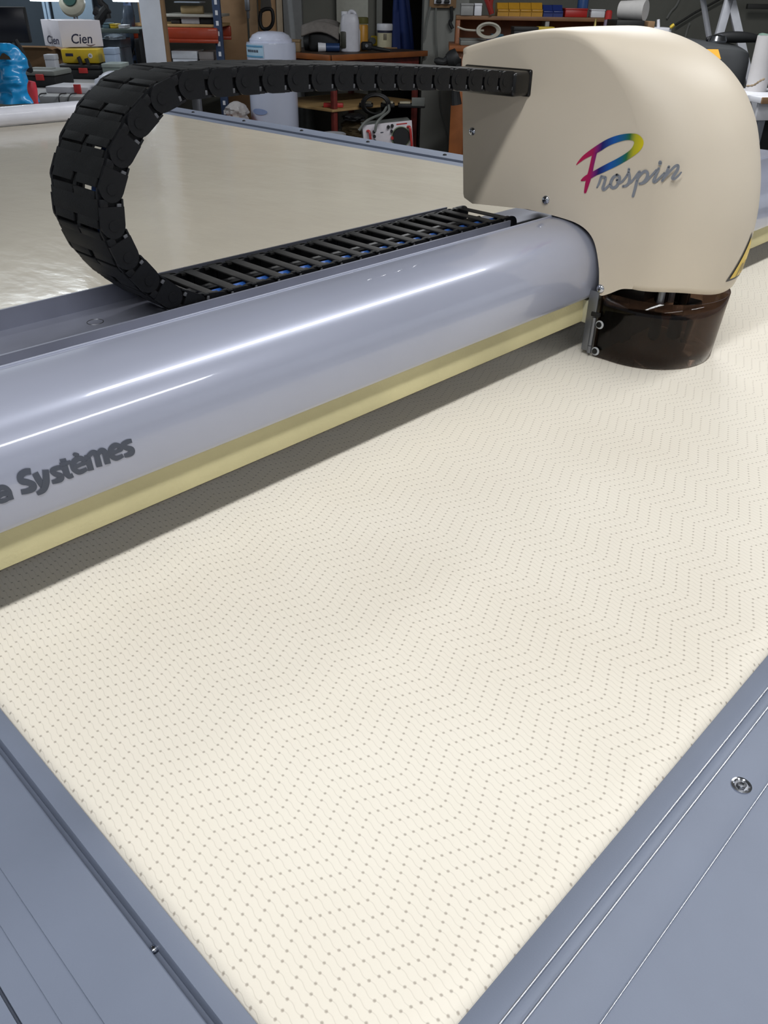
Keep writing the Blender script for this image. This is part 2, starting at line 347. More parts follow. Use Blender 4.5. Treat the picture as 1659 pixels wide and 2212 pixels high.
# plastic film laid over the far part of the mat, and the roll it comes from
mb = MB()
def ff(a, b):
    x = .245+(4.63-.245)*a; y = 1.46+(7.56-1.46)*b
    return W(x, y, .004+.0022*mnoise.noise(Vector((x*1.6, y*1.1, 3))))
mb.grid(40, 60, ff)
solo('plastic_film', mb, m_film, 'glossy clear plastic film spread flat over the mat behind the beam', 'film', ang=80)
mb = MB(); p0, p1 = W(1.2, 7.62, .079), W(4.45, 7.62, .079)
rr = [(.076 if k % 2 == 0 else .0775)*S for k in range(30)]
mb.tube([p0.lerp(p1, k/29) for k in range(30)], [.0755*S+.0006*math.sin(k*1.7) for k in range(30)], 28)
rl = thing('film_roll', 'white roll of plastic film lying across the far end of the table', 'film roll', W(2.8, 7.62, .004))
wpart('wound_film', mb, M('white_film_roll', '#dfe0ea', .3, 0, .4, .04, 20, .15, 40), rl)
for p_, q in ((p0, -1), (p1, 1)):
    mb = MB(); mb.cyl(p_, p_+Vector((.03*q, 0, 0)), .012, .012, 16); wpart('core_tube', mb, M('core_card', '#8a6f52', .8), rl)

# ================================================================ GANTRY BEAM
beam = thing('gantry_beam', 'silver lacquered gantry beam spanning the table with a pale yellow lower strip', 'beam', W(2.4, 1.4, .105))
cprof = catm([(1.478, .408), (1.44, .407), (1.40, .400), (1.362, .385), (1.33, .36), (1.306, .32), (1.296, .28), (1.293, .24), (1.296, .20), (1.302, .186)], 8)
BX0, BX1 = -.12, 4.78
outer = [(p.x, p.y) for p in cprof]; inner = [(1.312, .184), (1.33, .184), (1.33, .32), (1.372, .372), (1.44, .392), (1.478, .394)]
mb = MB(); NS = 24
mb.loft([[W(BX0+(BX1-BX0)*k/NS, y, z) for y, z in outer+inner] for k in range(NS+1)])
wpart('beam_cover', mb, m_silver, beam, 'glossy silver curved beam cover', ang=30)
mb = MB(); mb.extr([(1.479+.0028*math.cos(k*math.pi/5), .4085+.0028*math.sin(k*math.pi/5)) for k in range(10)], lambda y, z: W(BX0, y, z), lambda y, z: W(BX1, y, z)); wpart('cover_edge_bead', mb, m_silver, beam, 'thin rounded bead along the cover edge')  # bead added along the edge so that it catches a highlight
tp = [(1.600, .334-.004), (1.600, .383), (1.606, .383), (1.606, .334), (1.874, .334), (1.874, .381), (1.880, .381), (1.880, .33)]
mb = MB(); mb.extr(tp, lambda y, z: W(BX0, y, z), lambda y, z: W(2.235, y, z)); wpart('cable_tray', mb, m_tray, beam, 'worn grey steel cable tray with scuffed floor', ang=20)
mb = MB(); mb.tube([W(.842, 1.78, .3342)+Vector((.0085*math.cos(k*math.pi/12), .0085*math.sin(k*math.pi/12), 0)) for k in range(25)], .0005, 6); wpart('rivet_ring', mb, m_dsteel, beam)
mb = MB(); mb.box(W(2.33, 1.675, .27), (4.88*S, .38*S, .11*S), .002); mb.box(W(2.33, 1.545, .315), (4.88*S, .10*S, .06*S)); wpart('beam_core', mb, m_tray, beam, 'grey structural core behind the cover')
st = [(1.3185, .183), (1.3145, .150), (1.3135, .146), (1.3105, .118), (1.3120, .106), (1.335, .106), (1.335, .183)]
mb = MB(); mb.extr(st, lambda y, z: W(BX0, y, z), lambda y, z: W(BX1, y, z)); wpart('foam_strip', mb, m_strip, beam, 'pale yellow strip under the cover, smudged with dirt')
mb = MB(); mb.box(W(2.33, 1.325, .1845), (4.9*S, .02*S, .004*S)); wpart('thin_black_line', mb, m_void, beam)  # thin near-black line between the cover and the strip
for x in (-.06, 4.80):
    mb = MB(); mb.box(W(x, 1.5, .2), (.14*S, .5*S, .42*S), .01); mb.box(W(x, 1.5, -.012), (.12*S, .4*S, .03*S), .002); wpart('end_carriage', mb, m_rail2, beam)
# printed lettering wrapped on the front of the cover
fr = [p for p in cprof if p.y < .36]
def on_cover(X, Z):
    for a, b in zip(cprof[:-1], cprof[1:]):
        if b.y <= Z <= a.y and b.x < 1.40 or (Z < .22 and b.y <= Z <= a.y):
            t = (a.y-Z)/max(1e-9, a.y-b.y); y = a.x+(b.x-a.x)*t; return W(X, y-.0012, Z)
    return W(X, 1.292, Z)
def cover_px(u, v):
    q = ony(u, v, 1.2935); return q.x/S, (q.z-T0)/S
def tpx(x, y, off):
    X, Z = cover_px(x/5.352, 920+y/5.352); q = on_cover(X, Z); q.y -= off; return q
def bold(mb, pts, off=0.0, n=6):
    P = catm([Vector(p) for p in pts], n); prev = None
    for i, p in enumerate(P):
        a, b = P[max(i-1, 0)], P[min(i+1, len(P)-1)]
        t = Vector((b.x-a.x, b.y-a.y)).normalized(); nn = Vector((-t.y, t.x))*p.z/2
        cur = (mb.bm.verts.new(tpx(p.x+nn.x, p.y+nn.y, off)), mb.bm.verts.new(tpx(p.x-nn.x, p.y-nn.y, off)))
        if prev: mb.bm.faces.new((prev[0], prev[1], cur[1], cur[0]))
        prev = cur
GL = {'a': [[(-45, 775, 55), (-5, 722, 62), (55, 716, 62), (98, 752, 66), (112, 800, 66), (128, 852, 66)], [(100, 785, 50), (30, 785, 56), (-28, 825, 60), (-5, 868, 52), (60, 856, 48), (110, 822, 44)]],
      'S': [[(364, 530, 70), (300, 538, 74), (243, 580, 78), (250, 636, 78), (318, 652, 74), (378, 676, 76), (380, 718, 76), (320, 748, 66), (242, 763, 60)]],
      'y': [[(408, 545, 74), (445, 620, 76), (492, 694, 70)], [(528, 508, 74), (532, 580, 78), (528, 660, 80), (496, 736, 72), (424, 782, 44)]],
      's': [[(722, 480, 52), (660, 488, 56), (606, 520, 60), (640, 556, 62), (702, 574, 64), (700, 612, 66), (650, 634, 58), (598, 648, 46)]],
      't': [[(732, 384, 72), (748, 460, 74), (766, 540, 76), (796, 582, 56), (842, 566, 50)], [(694, 452, 44), (820, 418, 44)]],
      'è': [[(868, 476, 44), (930, 448, 44), (980, 424, 50), (968, 388, 58), (908, 380, 62), (850, 426, 66), (850, 492, 66), (900, 530, 60), (950, 520, 56), (1002, 492, 44)], [(852, 346, 22), (870, 334, 40), (896, 336, 40), (920, 336, 22)]],
      'm': [[(1008, 336, 70), (1030, 430, 70), (1050, 512, 70)], [(1020, 352, 50), (1070, 312, 58), (1112, 322, 66), (1128, 390, 70), (1146, 470, 70)], [(1128, 330, 50), (1168, 286, 56), (1208, 296, 66), (1224, 360, 70), (1242, 436, 70)]],
      'e': [[(1302, 318, 42), (1360, 290, 42), (1398, 268, 50), (1388, 238, 58), (1334, 228, 62), (1284, 272, 64), (1286, 338, 64), (1330, 370, 60), (1372, 362, 54), (1420, 338, 44)]],
      's_': [[(1526, 172, 46), (1472, 186, 54), (1424, 222, 60), (1460, 254, 62), (1518, 268, 64), (1520, 306, 64), (1484, 330, 56), (1434, 344, 44)]]}
for ch, st_ in GL.items():
    mb = MB()
    for q, s_ in enumerate(st_): bold(mb, s_, .00015*q)
    wpart('lettering', mb, m_ink, beam, smooth=False)

# ================================================================ CUTTING HEAD
XC, HA = 2.50, .22
head = thing('cutter_carriage', 'cream cutting head on the beam with a smoked guard and a rainbow logo', 'cutting head', W(XC, 1.3, .01))
hp = catm([(1.885, .866), (1.83, .880), (1.76, .896), (1.69, .909), (1.60, .921), (1.50, .928), (1.42, .929), (1.345, .923), (1.275, .909), (1.205, .886), (1.135, .850), (1.075, .803), (1.030, .750), (.995, .690), (.962, .600), (.943, .525), (.933, .45), (.933, .36), (.942, .28), (.953, .235), (.965, .18)], 5)
hp = [Vector((p.x, p.y)) for p in hp]
def smooth01(t): t = max(0, min(1, t)); return t*t*(3-2*t)
def inset_of(p): return .026+.174*smooth01((1.54-p.x)/(1.54-1.02))
hn = []
for i, p in enumerate(hp):
    t = (hp[min(i+1, len(hp)-1)]-hp[max(i-1, 0)]).normalized(); hn.append(Vector((t.y, -t.x)))
def hood_col(phi, off=0.0):
    sx = min(1.0, abs(math.sin(phi))); o = []
    for p, n in zip(hp, hn):
        e = 2+3*smooth01((p.x-1.35)/.25); o.append(p-n*(inset_of(p)*(1-(1-sx**e)**(1/e))-off))
    return o
def hood_zb(phi): return .248+.012*math.sin(phi*2.2+.4)**2 - .006*math.cos(phi)
def hood_trim(phi, rows, off=0.0):
    c = hood_col(phi, off); zb = hood_zb(phi); o = []
    for i in range(len(c)):
        if i > 40 and c[i].y < zb:
            a, b = c[i-1], c[i]; t = (a.y-zb)/(a.y-b.y); o.append(a.lerp(b, t)); break
        o.append(c[i])
    L = [0]
    for a, b in zip(o[:-1], o[1:]): L.append(L[-1]+(b-a).length)
    R = []
    for k in range(rows):
        s_ = L[-1]*k/(rows-1); i = max(0, min(len(L)-2, next((q for q in range(len(L)-1) if L[q+1] >= s_-1e-9), len(L)-2)))
        t = (s_-L[i])/max(1e-9, L[i+1]-L[i]); R.append(o[i].lerp(o[i+1], t))
    return R
ROWS, NC = 70, 33
mb = MB(); grid = []
for j in range(NC):
    phi = -math.pi/2+math.pi*j/(NC-1); X = XC+HA*math.sin(phi)
    grid.append([mb.bm.verts.new(W(X, p.x, p.y)) for p in hood_trim(phi, ROWS)])
for j in range(NC-1):
    for i in range(ROWS-1): mb.bm.faces.new((grid[j][i], grid[j][i+1], grid[j+1][i+1], grid[j+1][i]))
low = [Vector(p) for p in catm([(grid[0][-1].co.y/S, (grid[0][-1].co.z-T0)/S), (1.19, .240), (1.225, .219), (1.252, .205), (1.268, .206)], 4)][1:]
cut = catm([(1.268, .206), (1.2695, .235), (1.283, .300), (1.315, .368), (1.37, .402), (1.461, .413), (1.57, .4165)], 5)[1:]
rear = [Vector(p) for p in ((1.775, .4005), (1.800, .398), (1.838, .412), (1.843, .425), (1.856, .56), (1.872, .72), (1.882, .82))]
side = [(p.x, p.y) for p in list(low)+list(cut)+list(rear)]
for jc, X in ((0, XC-HA), (NC-1, XC+HA)):
    mb.bm.faces.new(grid[jc] + [mb.bm.verts.new(W(X, y, z)) for y, z in side])
hood = wpart('hood', mb, m_cream, head, 'smooth cream moulded hood', ang=38)
md = hood.modifiers.new('thickness', 'SOLIDIFY'); md.thickness = .004; md.offset = -1
# screws on the side of the hood
for u, v in ((1020, 284), (1179, 432), (1297, 624)):
    p = onx(u, v, XC-HA); screw(p, (-1, 0, 0), .0063 if u != 1020 else .0058, head)
# black cable entry where the chain meets the hood
mb = MB()
po = [(1.604+.012*(1-math.cos(a)) if False else 0, 0) for a in ()]
mb.box(W(2.279, 1.735, .7775), (.016*S, .262*S, .074*S), .006, seg=3); mb.box(W(2.24, 1.735, .7775), (.085*S, .256*S, .067*S), .005, seg=3); wpart('cable_entry', mb, m_blackg, head, 'black cable entry port')
# dark block added inside the hood to keep light out
mb = MB(); mb.box(W(2.5, 1.62, .62), (.36*S, .40*S, .36*S), .004); mb.box(W(2.5, 1.66, .425), (.40*S, .22*S, .03*S)); mb.box(W(2.5, 1.22, .50), (.36*S, .20*S, .46*S), .004); wpart('hood_light_block', mb, M('tool_black', '#1b1a1a', .45, .3), head)
mb = MB(); mb.box(W(2.36, 1.30, .140), (.16*S, .05*S, .075*S), .002); wpart('carriage_foot', mb, M('pale_grey_plate', '#b5b29a', .5, .2), head)
# smoked guard
SHA, SHB, SHY = .217, .206, 1.175
def guard(phi, z):     # phi -90..90, plan of the guard
    k = .018*(z/.22); return XC+SHA*math.sin(phi), SHY-(SHB+k)*math.cos(phi)
mb = MB(); plan = []
for t in (0, .25, .5, .75): plan.append(('s', -1, t))
mbv = []
NPH = 40
for zz in (.003, .06, .11, .16, .215):
    row = [W(XC-SHA, 1.255-(1.255-SHY)*t/4, zz) for t in range(4)]
    row += [W(*guard(-math.pi/2+math.pi*k/NPH, zz), zz) for k in range(NPH+1)]
    row += [W(XC+SHA, SHY+(1.255-SHY)*(t+1)/4, zz) for t in range(4)]
    mbv.append(row)
mb.loft(mbv, close_u=False)
gd = wpart('smoked_guard', mb, m_smoke, head, 'brown smoked transparent guard', ang=60)
md = gd.modifiers.new('thickness', 'SOLIDIFY'); md.thickness = .0022; md.offset = -1
mb = MB()
mb.box(W(2.279, 1.279, .115), (.006*S, .034*S, .20*S), .001); wpart('mounting_plate', mb, m_dsteel, head, 'grey metal mounting plate of the guard')
mb = MB()
mb.cyl(W(2.2765, 1.265, .012), W(2.2765, 1.265, .036), .0032, seg=14); mb.cyl(W(2.2765, 1.265, .038), W(2.2765, 1.265, .132), .0032, seg=14); wpart('hinge_barrel', mb, m_dsteel, head, 'steel hinge barrel')
mb = MB(); mb.box(W(2.277, 1.262, .142), (.012*S, .03*S, .014*S), .001); wpart('hinge_stop', mb, m_void, head)
for z in (.022, .112):
    mb = MB(); mb.cyl(W(2.2795, 1.243, z), W(2.277, 1.243, z), .0062, seg=18); a = wpart('guard_washer', mb, M('white_washer', '#b9bcbf', .4), head)
    b_ = MB(); b_.cyl(W(2.278, 1.245, z), W(2.2725, 1.245, z), .0046, .0036, seg=14); o = D_.objects.new('guard_screw', b_.mesh('guard_screw')); o.data.materials.append(m_blackg); link(o, a); o.matrix_parent_inverse = Matrix.Identity(4)
# tool assembly seen through the guard
tm = M('tool_black', '#1b1a1a', .45, .3)
mb = MB(); mb.box(W(2.47, 1.21, .30), (.30*S, .16*S, .20*S), .004); mb.box(W(2.49, 1.245, .20), (.38*S, .03*S, .36*S), .003); mb.box(W(2.36, 1.22, .17), (.06*S, .08*S, .24*S), .003); wpart('tool_block', mb, tm, head)
for x, y, z0, r in ((2.42, 1.12, .06, .018), (2.50, 1.09, .05, .022), (2.58, 1.13, .09, .017)):
    mb = MB(); mb.lathe([(r*S*.6, 0), (r*S, .004), (r*S, .03), (r*S*.7, .034), (r*S*.7, .055), (r*S*1.2, .058), (r*S*1.2, .1), (r*S*.8, .104)], W(x, y, z0), 18); wpart('tool_holder', mb, tm, head)
mb = MB(); mb.cyl(W(2.47, 1.07, .14), W(2.47, 1.07, .24), .006, seg=12); mb.box(W(2.52, 1.07, .15), (.10*S, .05*S, .05*S), .003); mb.box(W(2.56, 1.06, .09), (.025*S, .03*S, .10*S), .002); mb.box(W(2.545, 1.05, .036), (.07*S, .04*S, .012*S), .002, rot3('Y', 18)); wpart('presser_foot', mb, tm, head)
for x in (2.33, 2.40, 2.60):
    mb = MB(); mb.cyl(W(x, 1.08, .20), W(x, 1.08, .30), .005, seg=10); wpart('guide_rod', mb, m_dsteel, head)

# logo: rainbow capital and grey script strokes on the side of the hood
def lpx(x, y): return onx(1230+x/6.381, 270+y/6.381, XC-HA-.0015)
def ribbon(mb, pts, n=7, off=0.0):
    P = catm([Vector((p[0], p[1], p[2])) for p in pts], n); k = S*.00228/2*.98
    prev = None
    for i, p in enumerate(P):
        a, b = P[max(i-1, 0)], P[min(i+1, len(P)-1)]
        t = Vector((b.x-a.x, b.y-a.y)); t = t.normalized() if t.length > 0 else Vector((1, 0)); nn = Vector((-t.y, t.x))*p.z/2
        l, r = lpx(p.x+nn.x, p.y+nn.y), lpx(p.x-nn.x, p.y-nn.y); l.x -= off; r.x -= off
        cur = (mb.bm.verts.new(l), mb.bm.verts.new(r))
        if prev: mb.bm.faces.new((prev[0], prev[1], cur[1], cur[0]))
        prev = cur
    for p, q in ((P[0], P[1]), (P[-1], P[-2])):
        c = [lpx(p.x+p.z/2*math.cos(k2*math.pi/6), p.y+p.z/2*math.sin(k2*math.pi/6)) for k2 in range(12)]
        for v in c: v.x -= off
        mb.poly(c)
P1 = [(98, 548, 10), (140, 502, 30), (210, 440, 55), (300, 382, 76), (400, 322, 92), (520, 248, 92), (640, 198, 92), (760, 168, 88), (850, 163, 92), (920, 182, 112), (956, 240, 132), (930, 312, 118), (870, 378, 96), (780, 442, 90), (660, 512, 90), (540, 572, 88), (440, 622, 82), (350, 666, 72), (280, 705, 76), (210, 742, 60), (168, 764, 24)]
P2 = [(352, 372, 62), (318, 520, 58), (292, 640, 62), (262, 750, 62), (236, 850, 50), (218, 925, 34)]
ymin, ymax = lpx(90, 500).y, lpx(1030, 300).y
m_rb = mat_ramp('rainbow_print', 1, ymin, ymax, [(0, '#c01448'), (.25, '#a80e52'), (.31, '#7c1a70'), (.38, '#1b1464'), (.55, '#0e56a8'), (.70, '#0c5f7e'), (.77, '#1c6a3c'), (.86, '#b5ae1c'), (1, '#e0cc12')])
mb = MB(); ribbon(mb, P1); ribbon(mb, P2, off=.0002); wpart('logo_capital', mb, m_rb, head, 'rainbow printed capital P', smooth=False)
RS = {'r': [[(380, 862, 22), (412, 795, 34), (440, 708, 34)], [(440, 712, 36), (478, 722, 38), (498, 730, 38), (482, 800, 38), (460, 868, 38), (474, 892, 38), (512, 866, 34), (562, 812, 30)]],
      'o': [[(655, 690, 40), (600, 730, 42), (566, 815, 44), (595, 866, 42), (645, 848, 42), (682, 780, 42), (690, 716, 40), (655, 690, 40)], [(655, 752, 34), (680, 796, 36), (720, 786, 34), (765, 735, 30), (800, 680, 28)]],
      's': [[(785, 715, 26), (812, 660, 34), (820, 608, 34)], [(818, 640, 34), (830, 725, 38), (818, 796, 40), (782, 838, 38), (740, 846, 34)]],
      'p': [[(790, 828, 34), (860, 778, 32), (920, 700, 32), (962, 645, 34)], [(968, 646, 36), (938, 750, 40), (905, 880, 40), (876, 980, 36)], [(925, 770, 26), (985, 680, 36), (1045, 637, 42), (1080, 672, 42), (1060, 742, 42), (1012, 798, 40), (968, 810, 32)], [(968, 812, 28), (1040, 792, 32), (1110, 722, 30), (1200, 620, 28)]],
      'i': [[(1232, 600, 36), (1192, 690, 40), (1162, 768, 42), (1180, 784, 38), (1230, 742, 32), (1310, 662, 28)], [(1252, 514, 50), (1250, 532, 50)]],
      'n': [[(1372, 575, 38), (1330, 680, 40), (1280, 766, 36)], [(1285, 760, 28), (1375, 652, 32), (1455, 572, 38), (1498, 560, 40), (1488, 622, 42), (1432, 704, 42), (1420, 738, 38), (1452, 740, 34), (1505, 698, 30), (1542, 652, 22)]]}
for ch, st_ in RS.items():
    mb = MB()
    for q, s_ in enumerate(st_): ribbon(mb, s_, off=.00012*q)
    wpart('logo_letter', mb, m_gink, head, smooth=False)
# warning triangle on the rounded front of the hood
def hood_pt(phi, z, off):
    c = hood_col(phi, off)
    for i in range(len(c)-1, 1, -1):
        if c[i-1].y >= z >= c[i].y:
            t = (c[i-1].y-z)/(c[i-1].y-c[i].y); return W(XC+(HA+off)*math.sin(phi), c[i-1].x+(c[i].x-c[i-1].x)*t, z)
TR = ((-.20, .280), (.16, .417), (.62, .280))
def tri(mb, sc_, off, n=14):
    cx, cz = sum(p[0] for p in TR)/3, sum(p[1] for p in TR)/3
    T = [(cx+(p[0]-cx)*sc_, cz+(p[1]-cz)*sc_) for p in TR]; rows = []
    for i in range(n+1):
        a = i/n; l = (T[1][0]+(T[0][0]-T[1][0])*a, T[1][1]+(T[0][1]-T[1][1])*a); r = (T[1][0]+(T[2][0]-T[1][0])*a, T[1][1]+(T[2][1]-T[1][1])*a)
        rows.append([mb.bm.verts.new(hood_pt(l[0]+(r[0]-l[0])*k/max(1, i), l[1]+(r[1]-l[1])*k/max(1, i), off)) for k in range(i+1)])
    for i in range(n):
        for k in range(i+1):
            mb.bm.faces.new((rows[i][k], rows[i+1][k], rows[i+1][k+1]))
            if k < i: mb.bm.faces.new((rows[i][k], rows[i+1][k+1], rows[i][k+1]))
mb = MB(); tri(mb, 1.0, .0016); wt = wpart('warning_sign', mb, M('sign_black', '#14141c', .4), head, 'black bordered yellow warning triangle')
mb = MB(); tri(mb, .84, .0028); o = D_.objects.new('sign_field', mb.mesh('sign_field')); o.data.materials.append(M('sign_yellow', '#e0bd3a', .4)); link(o, wt); o.matrix_parent_inverse = Matrix.Identity(4)
mb = MB()
for pts in ([(.02, .280), (.05, .302), (.08, .322), (.12, .325), (.13, .30)], [(.16, .282), (.20, .314), (.24, .33), (.28, .30)]):
    P = catm([Vector((a, b, 0)) for a, b in pts], 4); pr = None
    for i, p in enumerate(P):
        a, b = hood_pt(p.x-.010, p.y, .0040), hood_pt(p.x+.012, p.y+.001, .0040); cur = (mb.bm.verts.new(a), mb.bm.verts.new(b))
        if pr: mb.bm.faces.new((pr[0], pr[1], cur[1], cur[0]))
        pr = cur
o = D_.objects.new('sign_symbol', mb.mesh('sign_symbol', smooth=False)); o.data.materials.append(M('sign_black', '#14141c', .4)); link(o, wt); o.matrix_parent_inverse = Matrix.Identity(4)

# ================================================================ CABLE CHAIN
PITCHL = .0730; HH = .055*S; CWID = .216*S; YM = 1.722
path = [Vector((2.262, .7795)), Vector((2.20, .784)), Vector((2.0, .799)), Vector((1.77, .8135)), Vector((1.5, .827)), Vector((1.3, .834))]
path = catm([(p.x, p.y, 0) for p in path], 10); path = [Vector((p.x, p.y)) for p in path]
CX, CZ, CR = 1.078, .599, .2365
for k in range(1, 90):
    a = math.pi/2+math.pi*k/90; rq = CR-.013*math.sin(2*a)**2; path.append(Vector((CX+rq*math.cos(a), CZ+rq*math.sin(a))))
for k in range(60): path.append(Vector((CX+.0+(2.27-CX)*k/59, CZ-CR)))
cum = [0]
for a, b in zip(path[:-1], path[1:]): cum.append(cum[-1]+(b-a).length)
def at_len(s_):
    i = max(0, min(len(cum)-2, next((q for q in range(len(cum)-1) if cum[q+1] >= s_), len(cum)-2)))
    return path[i].lerp(path[i+1], (s_-cum[i])/max(1e-9, cum[i+1]-cum[i]))
def plate_poly(x0, x1, R, round_end=1, n=10):
    if round_end > 0: return [(x0, -R)] + [(x1+R*math.cos(a), R*math.sin(a)) for a in [-math.pi/2+math.pi*k/n for k in range(n+1)]] + [(x0, R)]
    return [(x1, R)] + [(x0-R*math.cos(a), R*math.sin(a)) for a in [math.pi/2-math.pi*k/n for k in range(n+1)]] + [(x1, -R)]
pm = PITCHL*S; R_ = HH/2; WH = CWID/2
mb = MB()
def half(sg):
    mb = MB()
    a, b = sg*WH, sg*(WH-.0032)
    mb.extr(plate_poly(-.10*pm, .40*pm, R_, 1), lambda x, z, a=a: Vector((x, a, z)), lambda x, z, b=b: Vector((x, b, z)))
    a2, b2 = sg*(WH-.0034), sg*(WH-.0066)
    mb.extr(plate_poly(-.46*pm, .15*pm, R_*.97, -1), lambda x, z, a=a2: Vector((x, a, z)), lambda x, z, b=b2: Vector((x, b, z)))
    mb.cyl((.42*pm, sg*(WH-.001), 0), (.42*pm, sg*(WH+.0006), 0), R_*.42, R_*.40, 16)
    mb.box((-.20*pm, sg*(WH-.0020), R_*.62), (.22*pm, .0036, R_*.62), .0005)
    mb.box((-.20*pm, sg*(WH-.0020), -R_*.90), (.22*pm, .0036, R_*.16), .0003)
    me = mb.mesh('link', ang=30); me.materials.append(m_black); return me
me_link = half(1); me_far = half(-1)
mb = MB(); zc = R_-.0008; y0 = WH-.0075
mb.box((-.01*pm, 0, zc), (.56*pm, 2*y0+.006, .0026), .0006)
for sg in (1, -1): mb.box((.385*pm, sg*(y0*.5+.0024), zc), (.27*pm, y0-.0040, .0026), .0005)
for sg in (1, -1): mb.box((-.385*pm, sg*(y0*.5), zc), (.23*pm, y0*.93, .0026), .0005)
mb.box((.40*pm, 0, zc-.0024), (.66*pm, .007, .0024), .0004)
me_cov = mb.mesh('cover_plate'); me_cov.materials.append(M('black_nylon_matt', '#151617', .62, 0, 0, .2, 60, .2, 900, spec=.25))
mb = MB(); mb.box((0, 0, -R_+.0010), (.40*pm, 2*y0+.008, .0020), .0005); mb.box((0, y0, -R_+.002), (.75*pm, .004, .003), .0004); mb.box((0, -y0, -R_+.002), (.75*pm, .004, .003), .0004)
me_bar = mb.mesh('crossbar'); me_bar.materials.append(M('dusty_black_nylon', '#2c2b2a', .65, 0, 0, .2, 40, spec=.3))
mb = MB()
mb.box((-.13*pm, (WH-.0016), -R_*.62), (.10*pm, .0030, R_*.34), .0003)
me_nub = mb.mesh('latch_nub'); me_nub.materials.append(M('grey_nylon', '#55565a', .5))
chain = thing('cable_chain', 'black articulated cable chain looping from the hood down into the beam tray', 'cable chain', W(1.6, YM, .334))
CI = Matrix.Translation(chain.location).inverted()
nl = int((cum[-1]-.005)/PITCHL)
for k in range(nl):
    a, b = at_len(k*PITCHL+.036), at_len((k+1)*PITCHL+.036); dx = (b-a).normalized(); c = (a+b)/2
    xax = Vector((dx.x, 0, dx.y)); zax = Vector((dx.y, 0, -dx.x)); yax = zax.cross(xax)
    mw = Matrix.Identity(4)
    for i in range(3): mw[i][0] = xax[i]; mw[i][1] = yax[i]; mw[i][2] = zax[i]
    mw.translation = W(c.x, YM, c.y)
    o = D_.objects.new('link', me_link); o.matrix_basis = mw; link(o, chain); o.matrix_parent_inverse = CI
    for nm, me in (('side_plate', me_far), ('cover_plate', me_cov), ('crossbar', me_bar), ('latch_nub', me_nub)):
        q = D_.objects.new(nm, me); link(q, o)
for nm, yo, r, mt_, lab, zo in (('air_hose', YM-.056, .0074, m_hose, 'blue air hose running inside the cable chain near its open side', .003), ('power_cable', YM+.02, .0045, M('cable_black', '#101012', .5), 'black cable running inside the cable chain beside the blue hose', .0)):
    mb = MB(); pth = path[::2]; pts = []
    for i, p in enumerate(pth):
        t = (pth[min(i+1, len(pth)-1)]-pth[max(i-1, 0)]).normalized(); pts.append(W(p.x-t.y*zo, yo+.004*math.sin(i*.35), p.y+t.x*zo))   # kept to the open inner side of the links
    mb.tube(pts, r, 8); solo(nm, mb, mt_, lab, 'hose' if 'hose' in nm else 'cable')

# ================================================================ BACKGROUND
def std(u0, v0, u1, v1, zs):         # footprint of a thing standing on a surface of height zs
    P = onz((u0+u1)/2, v1, zs); d = dep(P); return P, d, wid(u0, u1, (v0+v1)/2, d), ond((u0+u1)/2, v0, d).z-zs
def hang(u0, v0, u1, v1, d):         # thing at a given distance: base centre, width, height
    P = ond((u0+u1)/2, v1, d); return P, wid(u0, u1, (v0+v1)/2, d), ond((u0+u1)/2, v0, d).z-P.z
def boxp(w_, d_, h_, bev=.004, c=(0, 0, 0)):
    mb = MB(); mb.box((c[0], c[1], c[2]+h_/2), (w_, d_, h_), bev); return mb
m_wood = M('orange_brown_wood', '#8a4f24', .5, 0, .1, .25, 6)
m_ply = M('pale_plywood', '#a98a5c', .6, 0, 0, .15, 8)
m_redp = M('chipped_red_paint', '#74302a', .5, 0, 0, .3, 14)
m_card = M('brown_cardboard', '#8d6f50', .8, 0, 0, .08, 10)
m_white = M('white_plastic', '#d5d6dc', .4, 0, 0, .04, 10)
m_yel = M('yellow_plastic', '#c9ab1f', .45)
m_redl = M('red_plastic', '#b5302e', .4)
m_blk = M('matt_black', '#141517', .6)
m_gry = M('mid_grey_plastic', '#70736f', .55)
m_blu = M('blue_plastic', '#1f4f97', .4)
m_dblu = M('dark_blue_cloth', '#122a63', .7)

# ---- left work bench and what lies on it
ZB = .83
P = onz(120, 208, ZB); bd = dep(P)
wb = thing('work_bench', 'pale topped work bench standing behind the white film roll', 'work bench', FP(-2.42, bd, 0), RZ)
BD_ = 6.72-bd
part('bench_top', boxp(2.1, BD_, .04, .004, (0, BD_/2, ZB-.04)), M('pale_bench_top', '#8f8f8f', .5), wb)
part('front_apron', boxp(2.04, .03, .16, .003, (0, .03, ZB-.2)), M('beige_apron', '#9a958a', .6), wb)
for x in (-.98, .98):
    for y in (.08, BD_-.08): part('leg', boxp(.06, .06, ZB-.04, .003, (x, y, 0)), m_dsteel, wb)
for u, b_ in ((100, 0), (143, .03), (165, -.02)):
    p = onz(u, 204, ZB); mb = MB(); mb.tube(catm([p+Vector((0, 0, .006)), p-HF*.12+Vector((0, 0, .004)), p-HF*.16+HR*b_*.5-Vector((0, 0, .08)), p-HF*.15+HR*b_-Vector((0, 0, .3))], 6), .004, 6)
    solo('black_cable', mb, M('cable_black', '#101012', .5), 'thin black cable hanging over the front of the pale bench', 'cable', group='cables over the bench front')

